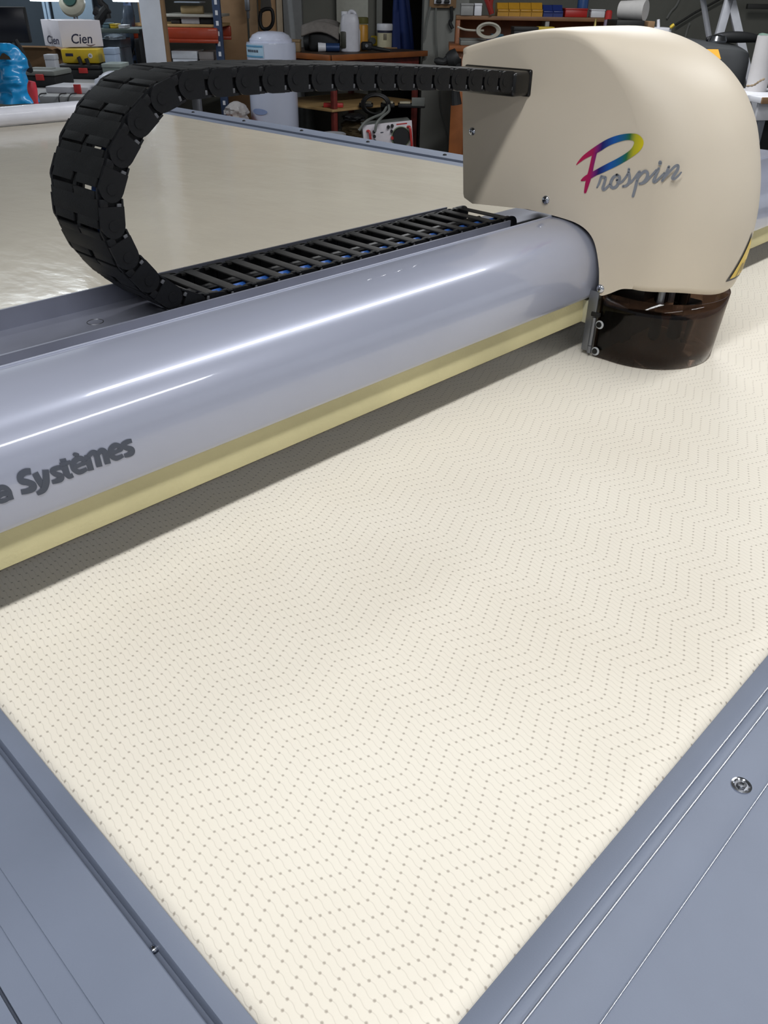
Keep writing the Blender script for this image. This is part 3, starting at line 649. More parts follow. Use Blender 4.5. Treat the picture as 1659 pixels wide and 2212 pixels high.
def toolcase(u0, v0, u1, v1, zs, label, lidc, yaw=0, depth=.26, ulatch=.5):
    P, d, w_, h_ = std(u0, v0, u1, v1, zs); t = thing('tool_case', label, 'tool case', P+HF*depth/2, RZ+math.radians(yaw))
    part('case_body', boxp(w_, depth, h_*.66, .012), m_blk, t)
    mb = boxp(w_*.99, depth*.98, h_*.34, .014, (0, 0, h_*.655)); mb.box((0, 0, h_*1.0), (w_*.5, depth*.25, h_*.08), .006); part('case_lid', mb, lidc, t)
    a = part('latch', boxp(w_*.2, .012, h_*.36, .003, (w_*(ulatch-.5), -depth/2-.004, h_*.42)), m_redl, t, 'red latch'); return t, P, d, w_, h_
toolcase(40, 152, 128, 189, ZB, 'black tool case with grey lid and red latch beside the blue bag', m_gry, -4, .28, .62)
tb, Pt, dt, wt_, ht_ = toolcase(122, 140, 216, 171, ZB, 'black tool case with red latch under the yellow pack', m_blk, 3, .34, .62)
for k, u in enumerate((172, 188)):
    pass
ztop = ZB+ht_+.004
# yellow pack standing on the tool case, white carton on top of it
P, w_, h_ = hang(140, 102, 218, 141, dt+.10)
P = FP((P-CP).dot(HR), dt+.16, ztop+.0); h_y = ond(180, 104, dt+.16).z-ztop
yp = thing('yellow_pack', 'yellow pack with a round white badge under the white carton', 'box', P, RZ+math.radians(4))
part('pack_body', boxp(w_, .22, h_y, .012), m_yel, yp)
mb = MB(); mb.cyl((w_*.28, -.112, h_y*.55), (w_*.28, -.106, h_y*.55), h_y*.17, seg=20); part('badge', mb, m_white, yp, 'round white badge')
bm_ = text_map('S2', lambda a, y: Vector((w_*.28+(a-.5)*h_y*.17, -.1135, h_y*.55-h_y*.06+y*h_y*.17)), .02); part('badge_print', bm_, M('print_navy', '#14173a', .5), yp, smooth=False)
part('brand_mark', boxp(w_*.2, .004, h_y*.2, .001, (-w_*.28, -.111, h_y*.5)), M('print_navy', '#14173a', .5), yp)
zc_ = ztop+h_y+.002
PF0, PF1 = ond(136, 108, dt+.1), ond(218, 97, dt+.1)
wf = (PF1-PF0).dot(HR)*1.12; hf = ond(126, 52, dt+.1).z-ond(134, 110, dt+.1).z
cb = thing('white_carton', 'white carton', 'carton', PF0+Vector((0, 0, -.0)), RZ+math.radians(16))
cb['label'] = 'white carton printed with dark blue lettering, standing on the yellow pack'
cb.location.z = zc_+.003; cb.rotation_euler = (0, 0, RZ+math.radians(42))
dp_ = .30
mb = MB(); mb.box((wf/2, dp_/2, hf/2), (wf, dp_, hf), .003); part('carton_body', mb, M('white_carton_board', '#d9d4da', .7, 0, 0, .03, 6), cb)
part('tape', boxp(wf*1.0, .05, .0015, 0, (wf/2, dp_/2, hf)), M('clear_tape', '#c8c2c0', .25), cb)
pn = M('print_navy', '#14173a', .5)
bm_ = text_map('Cien', lambda a, y: Vector((wf*.24+a*wf*.50, -.0012, hf*.14+y*hf*.52)), .012, .12); part('front_print', bm_, pn, cb, smooth=False)
bm_ = text_map('Cien', lambda a, y: Vector((-.0012, dp_*.80-a*dp_*.66, hf*.10+y*hf*.44)), .012, .12); part('side_print', bm_, pn, cb, smooth=False)
mb = MB(); P_ = catm([(wf*.58, -.0013, hf*.09), (wf*.68, -.0013, hf*.045), (wf*.80, -.0013, hf*.09)], 5); mb.tube(P_, [.001+.003*math.sin(math.pi*i/(len(P_)-1)) for i in range(len(P_))], 6); part('swoosh_print', mb, M('print_taupe', '#6d5c60', .5), cb)

# blue carrier bag
P, d, w_, h_ = std(-26, 96, 67, 226, ZB)
d_b = d+.05; bag = thing('plastic_bag', 'crumpled bright blue plastic carrier bag on the pale bench', 'bag', P+HF*.12, RZ)
pw = [(0, .50), (.06, .52), (.2, .44), (.35, .34), (.45, .30), (.55, .33), (.68, .40), (.8, .36), (.92, .25), (1.0, .16)]
mb = MB(); rings = []
for k in range(40):
    t = k/39; i = max(q for q in range(len(pw)) if pw[q][0] <= t); j = min(i+1, len(pw)-1)
    hw = pw[i][1]+(pw[j][1]-pw[i][1])*((t-pw[i][0])/max(1e-6, pw[j][0]-pw[i][0])); rr = []
    dep_ = .11*(1-.75*t**2)
    for a in range(36):
        an = 2*math.pi*a/36; q = Vector((math.cos(an)*hw*w_, math.sin(an)*dep_, t*h_))
        n_ = mnoise.noise(q*14+Vector((3, 1, 7)))*.022+mnoise.noise(q*34)*.008
        cr = abs(mnoise.noise(Vector((q.x*9+q.z*14, q.z*16-q.x*6, 4))))*.024
        q += Vector((math.cos(an), math.sin(an), 0))*(n_-cr); rr.append(q)
    rings.append(rr)
mb.loft(rings); part('bag_body', mb, M('bright_blue_film', '#1c93d4', .3, 0, .2, .15, 9), bag, ang=50)
mb = MB(); hz = h_*.78
mb.poly([Vector((w_*.04+.030*x, -.078+(.0), hz+.02*y)) for x, y in ((-1.1, -.5), (1.1, -.5), (.9, .2), (.1, 1.0), (-.3, .9))]); part('handle_hole', mb, M('hole_brown', '#4d4030', .8), bag, 'dark handle cut-out')
# open cardboard box behind the bag
P, d, w_, h_ = std(-20, 92, 98, 152, ZB)
ob = thing('cardboard_box', 'open brown cardboard box with raised flaps behind the blue bag', 'cardboard box', P+HF*.45, RZ+math.radians(-6))
h_ = ond(60, 98, dep(P)+.45).z-ZB; w_ *= 1.05
mb = MB()
for x, y, sx, sy in ((0, -.16, w_, .006), (0, .16, w_, .006), (-w_/2, 0, .006, .32), (w_/2, 0, .006, .32)): mb.box((x, y, h_*.46), (sx, sy, h_*.92))
mb.box((0, 0, .004), (w_, .32, .006)); part('box_walls', mb, m_card, ob)
part('flap', (lambda m: (m.box((0, -.21, h_*.93), (w_, .12, .005), 0, rot3('X', -14)), m)[1])(MB()), m_card, ob)
part('flap', (lambda m: (m.box((w_/2+.05, 0, h_*.90), (.12, .31, .005), 0, rot3('Y', 24)), m)[1])(MB()), m_card, ob)
# black strap handle leaning over the box
mb = MB(); mb.tube([ond(33, 86, 5.0), ond(40, 100, 5.0), ond(50, 125, 4.98), ond(60, 146, 4.95), ond(66, 152, 4.92)], [.012, .016, .022, .024, .014], 10); solo('black_handle_bar', mb, m_blk, 'thick black bar leaning between the blue bag and the cardboard box', 'bar')
# red handled tool in front of the bench
mb = MB(); dR = dep(onz(75, 236, T0+.02))
Pr = [ond(69, 176, dR), ond(69, 188, dR), ond(71, 200, dR), ond(75, 212, dR), ond(79, 226, dR), ond(80, 232, dR)]
rk = thing('red_tool_handle', 'red plastic tool handle standing upright behind the white film roll', 'tool', Pr[-1], 0)
mb.tube(catm(Pr, 5), [(.010+.010*math.sin(math.pi*min(1, i/20+.12))) for i in range(26)], 12); wpart('grip', mb, M('crimson_plastic', '#b32a3a', .4), rk)
mb = MB(); mb.cyl(Pr[-1]+Vector((0, 0, .004)), Vector((Pr[-1].x, Pr[-1].y, T0-.001)), .006, .004, 10); wpart('shaft', mb, m_dsteel, rk)
# flat papers / sheet with a red latch case
P, d, w_, h_ = std(92, 176, 190, 205, ZB)
fc = thing('flat_case', 'flat white case with a red latch lying at the front of the pale bench', 'tool case', P+HF*.20, RZ+math.radians(-5))
part('case_body', boxp(w_, .25, .035, .006), M('white_sheet', '#b9b8bd', .5, 0, 0, .1, 8), fc)
part('latch', boxp(w_*.16, .012, .05, .003, (w_*.25, -.128, 0)), m_redl, fc, 'red latch')
# crumpled white plastic
def crumple(name, u0, v0, u1, v1, zs, mat, label, cat, seed, dy=.1, yaw=0):
    P, d, w_, h_ = std(u0, v0, u1, v1, zs); mb = MB(); rg = []
    for k in range(22):
        t = k/21; r = []
        for a in range(32):
            an = 2*math.pi*a/32; pr = math.sin(math.pi*(.10+.88*t))**.6 if t > .3 else (.9+.1*t)
            q = Vector((math.cos(an)*w_*.5*pr, math.sin(an)*dy*pr, t*h_)); n_ = mnoise.noise(q*22+Vector((seed, 0, 0)))*.25-abs(mnoise.noise(q*45+Vector((0, seed, 0))))*.22
            q.x *= 1+n_; q.y *= 1+n_; rr_ = q; r.append(rr_)
        rg.append(r)
    mb.loft(rg); return solo(name, mb, mat, label, cat, P+HF*dy, RZ+math.radians(yaw), ang=40)
crumple('crumpled_wrap', 196, 158, 272, 206, ZB, M('white_wrap', '#d4d6e2', .35, 0, .2, .06, 8), 'crumpled white plastic wrap lying beside the flat white case', 'plastic wrap', 3, .14)
# dark monitor on a foot
P, w_, h_ = hang(-40, 14, 67, 92, 6.4)
mn = thing('monitor', 'large dark blue-black screen standing behind the cardboard box', 'monitor', FP((P-CP).dot(HR), 6.4, ZB), RZ+math.radians(8))
zz = P.z-ZB
mb = MB(); mb.box((0, 0, zz+h_/2), (w_, .05, h_), .008); part('screen_housing', mb, m_blk, mn)
part('screen', boxp(w_*.95, .004, h_*.93, .001, (0, -.027, zz+h_*.035)), M('off_screen', '#070a18', .25), mn)
mb = boxp(.3, .2, .02, .004); mb.box((0, 0, zz/2), (.07, .04, zz), .004); part('stand', mb, m_blk, mn)
# magnifier lamp
P, w_, h_ = hang(131, -16, 187, 27, 7.0)
lm = thing('magnifier_lamp', 'round cream magnifier lamp on a thin stem above the white carton', 'lamp', FP((P-CP).dot(HR), 7.0, 0), RZ)
zz = P.z; mb = MB(); rg = []
R3 = rot3('X', 62)
for r, z in ((.55, .0), (.62, .18), (.60, .42), (.46, .62), (.34, .66), (.30, .6)): rg.append([R3 @ Vector((r*w_*.8*math.cos(k*math.pi/14), r*w_*.8*math.sin(k*math.pi/14), (z-.3)*w_*.6))+Vector((0, 0, zz+h_*.5)) for k in range(28)])
mb.loft(rg); part('lamp_ring', mb, M('cream_lamp_shell', '#b9b7a6', .4), lm)
mb = MB(); mb.cyl(R3 @ Vector((0, 0, -.02))+Vector((0, 0, zz+h_*.5)), R3 @ Vector((0, 0, .05))+Vector((0, 0, zz+h_*.5)), w_*.24, seg=24); part('lens', mb, M('lens_green_glass', '#3c5752', .1), lm)
mb = MB(); mb.cyl((0, 0, .02), (0, 0, zz+.02), .008, seg=10); mb.cyl((.02, 0, .02), (.02, 0, zz+.01), .006, seg=10); part('stem', mb, m_dsteel, lm)
mb = MB(); mb.cyl((0, 0, 0), (0, 0, .03), .1, .09, 24); part('base', mb, m_blk, lm)
# bright work lights under a cabinet
for u0, u1, v, d_ in ((64, 126, -3, 7.6), (243, 300, -2, 7.6)):
    P = ond((u0+u1)/2, v, d_); w_ = wid(u0, u1, v, d_)
    t = thing('work_light', 'lit fluorescent work light hung over the %s' % ('dark screen' if u0 < 100 else 'cluttered back shelf'), 'light', P, RZ)
    mb = MB(); mb.box((0, 0, .03), (w_, .09, .03), .004)
    for x in (-w_*.4, w_*.4): mb.cyl((x, 0, .04), (x, 0, 3.25-P.z), .003, seg=6)
    part('housing', mb, m_white, t); mb = MB(); mb.cyl((-w_*.48, 0, 0), (w_*.48, 0, 0), .019, seg=14); part('tube', mb, M('lit_tube', '#e8f4ff', .4, emit=14), t)
# conduit strips on the partition
for k, u in enumerate((104, 112)):
    P, w_, h_ = hang(u-3, -40, u+3, 60, 8.5); solo('conduit', boxp(w_, .03, h_+1.0, .004, (0, 0, -1.0)), M('conduit_pale', '#a8c0d6', .4), 'pale vertical conduit strip fixed to the blue partition', 'conduit', P, RZ, 'conduits on the partition')
# black articulated arm / clamp
mb = MB(); dA = 6.7
mb.tube([ond(212, 46, dA), ond(222, 30, dA), ond(232, 18, dA)], .035, 10); mb.tube([ond(204, 22, dA), ond(216, 30, dA), ond(232, 28, dA)], .03, 10); mb.tube([ond(214, -6, dA), ond(218, 6, dA), ond(228, 14, dA), ond(234, 40, dA)], .022, 10)
arm = solo('lamp_arm', mb, m_blk, 'black jointed arm clamped beside the white carton', 'arm')
# clutter shelf left of the pallet rack
t = thing('clutter_shelf', 'dark steel shelf unit with a grey-green top board behind the white carton', 'shelf', FP(U2R(250, 7.2), 7.2, 0), RZ)
wS = wid(205, 296, 60, 7.2)
for zz_, nm in ((.30, 'shelf_board'), (.72, 'shelf_board'), (ond(250, 62, 7.2).z, 'shelf_board')): part(nm, boxp(wS, .45, .03, .003, (0, .22, zz_-.03)), M('grey_green_board', '#4f5a56', .6), t)
for x in (-wS/2, wS/2):
    for y in (.02, .43): part('post', boxp(.03, .03, ond(250, 62, 7.2).z, .002, (x, y, 0)), m_blk, t)
zsh = ond(250, 62, 7.2).z
def small(name, u0, v0, u1, v1, d, mat, label, cat='box', depth=.15, bev=.006, yaw=0, zs=None, lid=None, group=None):
    P, w_, h_ = hang(u0, v0, u1, v1, d)
    if zs is not None: h_ += P.z-zs; P.z = zs
    t = thing(name, label, cat, P+HF*depth/2, RZ+math.radians(yaw), group)
    part('body', boxp(w_, depth, h_*.8, bev), mat, t)
    part('lid', boxp(w_*1.03, depth*1.03, h_*.2, bev*.6, (0, 0, h_*.8)), lid or mat, t); return t
small('storage_box', 222, 50, 236, 61, 7.22, M('dull_teal', '#56707a', .5), 'small teal box on the grey-green shelf board', zs=zsh)
small('storage_box', 238, 52, 250, 61, 7.22, m_yel, 'small yellow box on the grey-green shelf board', zs=zsh)
small('storage_box', 256, 54, 270, 61, 7.22, m_white, 'small white box on the grey-green shelf board', zs=zsh)
small('storage_box', 218, 84, 262, 112, 7.25, M('slate_grey', '#5b6670', .5), 'slate grey box heaped behind the yellow pack', zs=.72, depth=.3)
small('storage_box', 228, 104, 252, 140, 6.24, M('pale_blue_tub', '#9fb0c8', .4), 'pale blue upright tub beside the black tool case', zs=ZB, depth=.12)
small('storage_box', 222, 138, 262, 158, 6.0, M('grey_green_case', '#77827e', .5), 'grey-green flat case behind the crumpled white wrap', zs=ZB, depth=.2, lid=M('grey_green_lid', '#8d9793', .5))
# hanging tool on the rack upright
# ---- pallet rack
dk = 7.9
zr1 = ond(420, 72, dk).z
rk_ = thing('pallet_rack', 'pallet rack with red beams and blue-grey perforated uprights behind the white post', 'rack', FP(U2R(378, dk), dk, 0), RZ)
xl, xr = U2R(279, dk)-U2R(378, dk), U2R(469, dk)-U2R(378, dk)
for x in (xl, xr):
    for y in ((0, .6) if x < 0 else (0,)):
        mb = MB(); mb.box((x, y, 1.3), (.065, .05, 2.6), .004)
        up = part('upright', mb, M('upright_blue_grey', '#3b4a66', .45, .2), rk_)
        if y == 0:
            hb = MB()
            for q in range(16): hb.box((x, -.0262, .45+q*.075), (.022, .002, .034), .0)
            o = D_.objects.new('slot_row', hb.mesh('slot_row')); o.data.materials.append(m_white if x > 0 else m_void); o['kind'] = 'stuff'; link(o, up)
for zz_ in (zr1, .28):
    for y in (-.03, .62):
        mb = MB(); mb.box(((xl+xr)/2, y, zz_), (xr-xl, .045, .085), .012, seg=3); mb.box(((xl+xr)/2, y-.012, zz_-.055), (xr-xl, .03, .03), .006)
        part('rack_beam', mb, M('glossy_orange_red', '#9b3a22', .3, 0, .4), rk_, 'glossy red beam')
    part('rack_board', boxp(xr-xl, .6, .02, .002, ((xl+xr)/2, .3, zz_+.045)), m_ply, rk_)
xb_ = U2R(345, dk)-U2R(378, dk)
part('rack_board', boxp(xr-xb_, .6, .02, .002, ((xb_+xr)/2, .3, ond(420, 31, dk).z-.02)), M('pale_board', '#9a978e', .6), rk_)
zb_ = zr1+.066
small('storage_box', 393, 37, 432, 62, dk+.05, M('white_carton_2', '#a9a8ae', .6), 'white carton with a yellow note on the red rack beam', zs=zb_, depth=.3)
P, w_, h_ = hang(412, 53, 421, 60, dk+.04); solo('sticky_note', boxp(w_, .003, h_, 0), M('note_yellow', '#d6cf62', .6), 'yellow note stuck on the white carton of the rack', 'note', P, RZ)
small('storage_box', 434, 38, 468, 62, dk+.05, m_blk, 'black box beside the white carton on the red rack beam', zs=zb_, depth=.3)
small('storage_box', 371, 42, 390, 62, dk+.05, M('dark_bag', '#2c2522', .6), 'dark brown bundle beside the white carton on the rack', zs=zb_, depth=.2)
zt_ = ond(420, 31, dk).z
small('storage_box', 378, 6, 432, 18, dk+.02, M('grey_metal_box', '#8b939e', .4), 'long grey metal box on the top board of the rack', zs=zt_+.09, depth=.25)
P, w_, h_ = hang(386, 17, 434, 30, dk); mb = MB(); mb.cyl((-w_/2, .12, h_/2+.008), (w_/2, .12, h_/2+.008), h_/2+.01, seg=20); solo('cardboard_tube', mb, M('tan_card', '#9a8560', .7), 'tan cardboard roll lying on the top board of the rack', 'tube', FP((P-CP).dot(HR), dk, zt_), RZ)
small('storage_box', 374, 110, 427, 140, 7.92, M('white_gloss', '#d8dde6', .15, 0, .5), 'glossy white box under the red rack beam', zs=.62, depth=.3)
small('storage_box', 432, 112, 463, 140, 7.92, M('warm_grey_box', '#8f8988', .5), 'warm grey box under the red rack beam', zs=.62, depth=.3)
part('rack_board', boxp(xr-xl, .6, .02, .002, ((xl+xr)/2, .3, .60)), m_ply, rk_)
# ---- white post
P, w_, h_ = hang(319, 0, 364, 145, 6.95)
wp = thing('white_post', 'tall white panel post with a brown wooden edge', 'post', FP((P-CP).dot(HR), 6.95, 0), RZ)
part('panel', boxp(w_, .05, 2.9, .004), M('patchy_white_panel', '#dfe4ee', .45, 0, .1, .08, 5), wp)
part('wooden_edge', boxp(.022, .06, 2.9, .002, (w_/2+.011, .005, 0)), m_card, wp)
# ---- cardboard and wood sheets leaning on the wall
def lean(name, u0, u1, d, mat, label, cat, tilt=4, hgt=2.0, yaw=0, th=.02):
    P, w_, h_ = hang(u0, 0, u1, 130, d); mb = MB(); mb.box((0, 0, hgt/2), (w_, th, hgt), .003); me = mb.mesh(name); me.materials.append(mat)
    o = D_.objects.new(name, me); o.location = FP((P-CP).dot(HR), d, .003); o.rotation_euler = (math.radians(-tilt), 0, RZ+math.radians(yaw)); link(o); return tag(o, label, cat)
lean('cardboard_sheet', 471, 537, 8.62, m_card, 'tall brown cardboard sheet leaning beside the pallet rack', 'cardboard sheet')
lean('wood_board', 541, 560, 9.2, M('mid_wood', '#86694a', .6), 'narrow wooden board leaning behind the water heater', 'board')
lean('wood_board', 562, 600, 9.25, M('tan_wood', '#96734e', .6), 'wide tan wooden board leaning behind the water heater', 'board')
lean('wood_board', 601, 613, 9.2, M('pale_lath', '#b7a58c', .6), 'pale narrow lath leaning beside the wide tan board', 'board')
# metal lever strip and hand saw hung on the boards
P, w_, h_ = hang(533, -30, 540, 40, 8.6); mb = boxp(w_*.8, .02, h_+.05, .003); mb.box((0, -.01, .12), (w_*1.5, .03, .12), .006); solo('metal_latch', mb, m_dsteel, 'grey metal latch bar hanging in front of the cardboard sheet', 'latch bar', P, RZ)
P, w_, h_ = hang(562, -40, 592, 62, 9.0)
sw = thing('hand_saw', 'hand saw with black handle hanging on the wide tan board', 'saw', P, RZ+0)
mb = MB(); mb.extr([(-w_*.42, .13), (w_*.42, .16), (w_*.16, h_+.15), (-w_*.10, h_+.15)], lambda x, z: Vector((x, 0, z)), lambda x, z: Vector((x, .004, z))); part('blade', mb, M('saw_steel', '#57534e', .4, .6), sw)
mb = MB(); mb.tube(catm([(-.05, 0, .14), (-.065, 0, .06), (-.04, 0, .0), (.02, 0, .005), (.06, 0, .06), (.055, 0, .15), (0, 0, .16), (-.05, 0, .14)], 5), .017, 10); part('handle', mb, m_blk, sw)
# ---- water heater
P, w_, h_ = hang(533, 68, 640, 270, 7.6)
ht = thing('water_heater', 'white cylindrical water heater with domed lid and pale blue label', 'water heater', FP((P-CP).dot(HR)+.005, 7.6+.22, 0), RZ)
Rh = w_/2; zl_ = ond(586, 92, 7.75).z; ztp = ond(586, 67, 7.8).z
mb = MB(); mb.lathe([(Rh*.9, .02), (Rh, .05), (Rh, zl_-.02), (Rh*.985, zl_)], seg=48); part('tank', mb, M('white_enamel', '#c3c9dc', .25, 0, .5, .02, 4), ht)
mb = MB(); hh = ztp-zl_; mb.lathe([(Rh*.86, zl_-.005), (Rh*.86, zl_+hh*.25), (Rh*.82, zl_+hh*.38), (Rh*.80, zl_+hh*.40), (Rh*.74, zl_+hh*.65), (Rh*.5, zl_+hh*.92), (Rh*.12, zl_+hh)], seg=48); part('dome_lid', mb, M('white_lid', '#ccd0e2', .3, 0, .4), ht)
def wrap(a0, a1, z0, z1, off=.002, n=14):
    mb = MB(); mb.grid(n, 2, lambda s_, t: Vector(((Rh+off)*math.sin(a0+(a1-a0)*s_), -(Rh+off)*math.cos(a0+(a1-a0)*s_), z0+(z1-z0)*t))); return mb
zla, zlb = ond(560, 97, 7.6).z, ond(560, 126, 7.6).z
lb = part('label', wrap(-1.25, -.18, zlb, zla), M('label_pale_blue', '#a9c6da', .5), ht, 'pale blue label')
for f0, f1 in ((.04, .16), (.80, .92)):
    o = D_.objects.new('label_band', wrap(-1.2, -.22, zlb+(zla-zlb)*f0, zlb+(zla-zlb)*f1, .004).mesh('label_band')); o.data.materials.append(M('label_blue', '#5a93b8', .5)); link(o, lb)
for k in range(6):
    o = D_.objects.new('label_print', wrap(-1.05+k*.11, -.97+k*.11, zlb+(zla-zlb)*.42, zlb+(zla-zlb)*.60, .004, 3).mesh('label_print')); o.data.materials.append(m_ink); link(o, lb)
ze = ond(570, 243, 7.6).z
mb = MB(); c_ = []
mb.grid(17, 5, lambda a, b: Vector(((Rh+.004)*math.sin(-.55+.38*math.cos(math.pi*(.02+.96*a))), -(Rh+.004)*math.cos(-.55+.38*math.cos(math.pi*(.02+.96*a))), ze+.024*math.sin(math.pi*(.02+.96*a))*(2*b-1)))); part('oval_badge', mb, M('badge_blue_grey', '#7f8fb4', .4), ht, 'blue-grey oval badge', smooth=False)
for k in range(4):
    mb = MB(); mb.cyl((Rh*.7*math.cos(k*1.571+.78), Rh*.7*math.sin(k*1.571+.78), 0), (Rh*.7*math.cos(k*1.571+.78), Rh*.7*math.sin(k*1.571+.78), .06), .02, seg=10); part('foot', mb, m_blk, ht)
crumple('crumpled_bag', 482, 222, 534, 262, .42, M('dusty_white_bag', '#a7a2a0', .5), 'crumpled greyish white bag stacked beside the water heater', 'bag', 9, .11)
P = onz(512, 262, .42); small('storage_box', 480, 262, 528, 330, dep(P)-.02, M('orange_crate', '#b5541f', .5), 'orange crate under the crumpled greyish white bag', zs=0.0, depth=.26)
# ---- red bench
ZR = .90
c0 = onz(715, 119, ZR); ex = onz(918, 109, ZR); ey = onz(605, 104, ZR)
lx = ex.x-c0.x; ly = max(.75, min(1.05, ey.y-c0.y))
rb = thing('red_bench', 'old wooden topped bench on chipped red steel legs', 'bench', (c0.x, c0.y, 0))
part('bench_top', boxp(lx, ly, .035, .004, (lx/2, ly/2, ZR-.035)), M('dark_worn_top', '#3d3027', .55, 0, 0, .3, 5), rb)
part('wood_edge', boxp(lx, .02, .045, .003, (lx/2, -.012, ZR-.045)), m_wood, rb); part('wood_edge', boxp(.02, ly, .045, .003, (-.012, ly/2, ZR-.045)), m_wood, rb)
for y in (.06, ly-.06): part('apron', boxp(lx-.1, .03, .07, .003, (lx/2, y, ZR-.115)), m_redp, rb)
for x in (.08, lx-.08): part('apron', boxp(.03, ly-.1, .07, .003, (x, ly/2, ZR-.115)), m_redp, rb)
for x in (.08, lx-.08):
    for y in (.06, ly-.06): part('leg', boxp(.045, .045, ZR-.11, .004, (x, y, 0)), m_redp, rb)
zlow = .45
part('lower_shelf', boxp(lx-.04, ly-.04, .02, .003, (lx/2, ly/2, zlow)), m_ply, rb)
def onb(name, u0, v0, u1, v1, label, cat): 
    P, d, w_, h_ = std(u0, v0, u1, v1, ZR); return thing(name, label, cat, P, RZ), w_, h_
# big white canister
t, w_, h_ = onb('canister', 735, 24, 776, 113, 'large white plastic canister on the red bench with a dark label', 'canister')
t.location += HF*.07
mb = MB(); mb.loft([[Vector((x*sx, y*.07*sy, z*h_)) for x, y in [((w_/2)*math.copysign(abs(math.cos(a))**.6, math.cos(a)), math.copysign(abs(math.sin(a))**.6, math.sin(a))) for a in [2*math.pi*k/28 for k in range(28)]]] for z, sx, sy in ((0, .9, .9), (.02, 1, 1), (.66, 1, 1), (.78, .96, .95), (.88, .86, .85), (.93, .66, .7))]); part('canister_body', mb, M('milky_plastic', '#c4c4cc', .4), t)
mb = MB(); mb.cyl((-w_*.28, 0, h_*.88), (-w_*.28, 0, h_*.99), w_*.17, seg=18); part('cap', mb, m_white, t)
mb = MB(); mb.tube(catm([(-w_*.1, 0, h_*.90), (w_*.05, 0, h_*.99), (w_*.25, 0, h_*.96), (w_*.34, 0, h_*.86)], 5), w_*.09, 10); part('handle', mb, M('milky_plastic', '#c4c4cc', .4), t)
mb = MB(); mb.box((-w_*.33, -.040, h_*.30), (w_*.30, .070, h_*.42), .01); part('label', mb, M('olive_black_label', '#2b2c22', .5), t, 'dark label')
# white lidded tub
t, w_, h_ = onb('tub', 814, 51, 847, 104, 'cream tub with white screw lid on the red bench', 'tub')
t.location += HF*w_/2
mb = MB(); mb.lathe([(w_*.46, 0), (w_*.48, .01), (w_*.48, h_*.68), (w_*.45, h_*.70)], seg=30); part('tub_body', mb, M('cream_tub', '#c8c0a2', .45), t)
mb = MB(); mb.lathe([(w_*.51, h_*.72), (w_*.52, h_*.75), (w_*.52, h_*.95), (w_*.49, h_*.99), (w_*.2, h_)], seg=30); part('lid', mb, m_white, t, 'white lid')
mb = MB(); mb.lathe([(w_*.485, h_*.62), (w_*.487, h_*.71)], seg=30); part('label_band', mb, M('navy_band', '#20243c', .5), t)
mb = MB(); mb.box((w_*.03, -w_*.455, h_*.46), (w_*.22, .012, h_*.26), .002); part('label_mark', mb, M('label_mark_grey', '#716a58', .5), t)
# small bottle with blue cap, amber canister behind it
t, w_, h_ = onb('glue_bottle', 776, 48, 793, 88, 'slim white bottle with blue cap before the amber canister', 'bottle'); t.location = FP((t.location-CP).dot(HR), dep(c0)+.62, ZR)
h_ = ond(784, 48, dep(c0)+.62).z-ZR; w_ = wid(776, 793, 60, dep(c0)+.62)
mb = MB(); mb.lathe([(w_*.4, 0), (w_*.48, .01), (w_*.48, h_*.7), (w_*.3, h_*.82), (w_*.2, h_*.84)], seg=20); part('bottle_body', mb, m_white, t)
mb = MB(); mb.lathe([(w_*.26, h_*.82), (w_*.26, h_*.95), (w_*.16, h_)], seg=16); part('cap', mb, m_blu, t, 'blue cap')
dd = dep(c0)+.72; P, w_, h_ = hang(771, 37, 795, 92, dd); P.z = ZR; h_ = ond(783, 37, dd).z-ZR
t = thing('amber_canister', 'amber canister with olive cap behind the slim white bottle', 'canister', P+HF*.04, RZ)
mb = MB(); mb.lathe([(w_*.48, 0), (w_*.5, .01), (w_*.5, h_*.74), (w_*.44, h_*.78)], seg=22); part('canister_body', mb, M('amber_plastic', '#b8842a', .4), t)
mb = MB(); mb.lathe([(w_*.5, h_*.80), (w_*.52, h_*.82), (w_*.52, h_*.98), (w_*.4, h_)], seg=22); part('cap', mb, M('olive_cap', '#5d5a2c', .5), t)
# grey towel over a black case
t, w_, h_ = onb('black_case', 650, 70, 733, 112, 'black padded case under a grey towel on the red bench', 'case'); t.location += HF*.13; dcase = dep(t.location)
mb = MB(); mb.box((w_*.1, 0, h_*.5), (w_*.8, .22, h_), .03, seg=3); mb.cyl((-w_*.44, 0, h_*.42), (-w_*.1, 0, h_*.46), h_*.40, h_*.46, 20); part('case_body', mb, m_blk, t)
P, w2, h2 = hang(655, 40, 734, 80, dep(t.location)-.12)
mb = MB()
def tw(a, b):
    x = -w2*.54+w2*1.0*a; y = -.14+.26*b; z = t.location.z+h_+.012+.05*math.sin(a*2.6)+.015*math.sin(b*5+a*3)+.05*(b-.2)*(1-a)
    if b < .25: z -= (.25-b)*(.16+.25*a)
    return Vector((x, y, z-ZR))
mb.grid(24, 18, tw); twl = solo('grey_towel', mb, M('grey_terry', '#77716c', .9, 0, 0, .12, 30, .5, 150), 'worn grey towel folded over the black case on the bench', 'towel', FP((P-CP).dot(HR), dep(t.location), ZR), RZ, ang=70)
md = twl.modifiers.new('thickness', 'SOLIDIFY'); md.thickness = .018; md.offset = 1
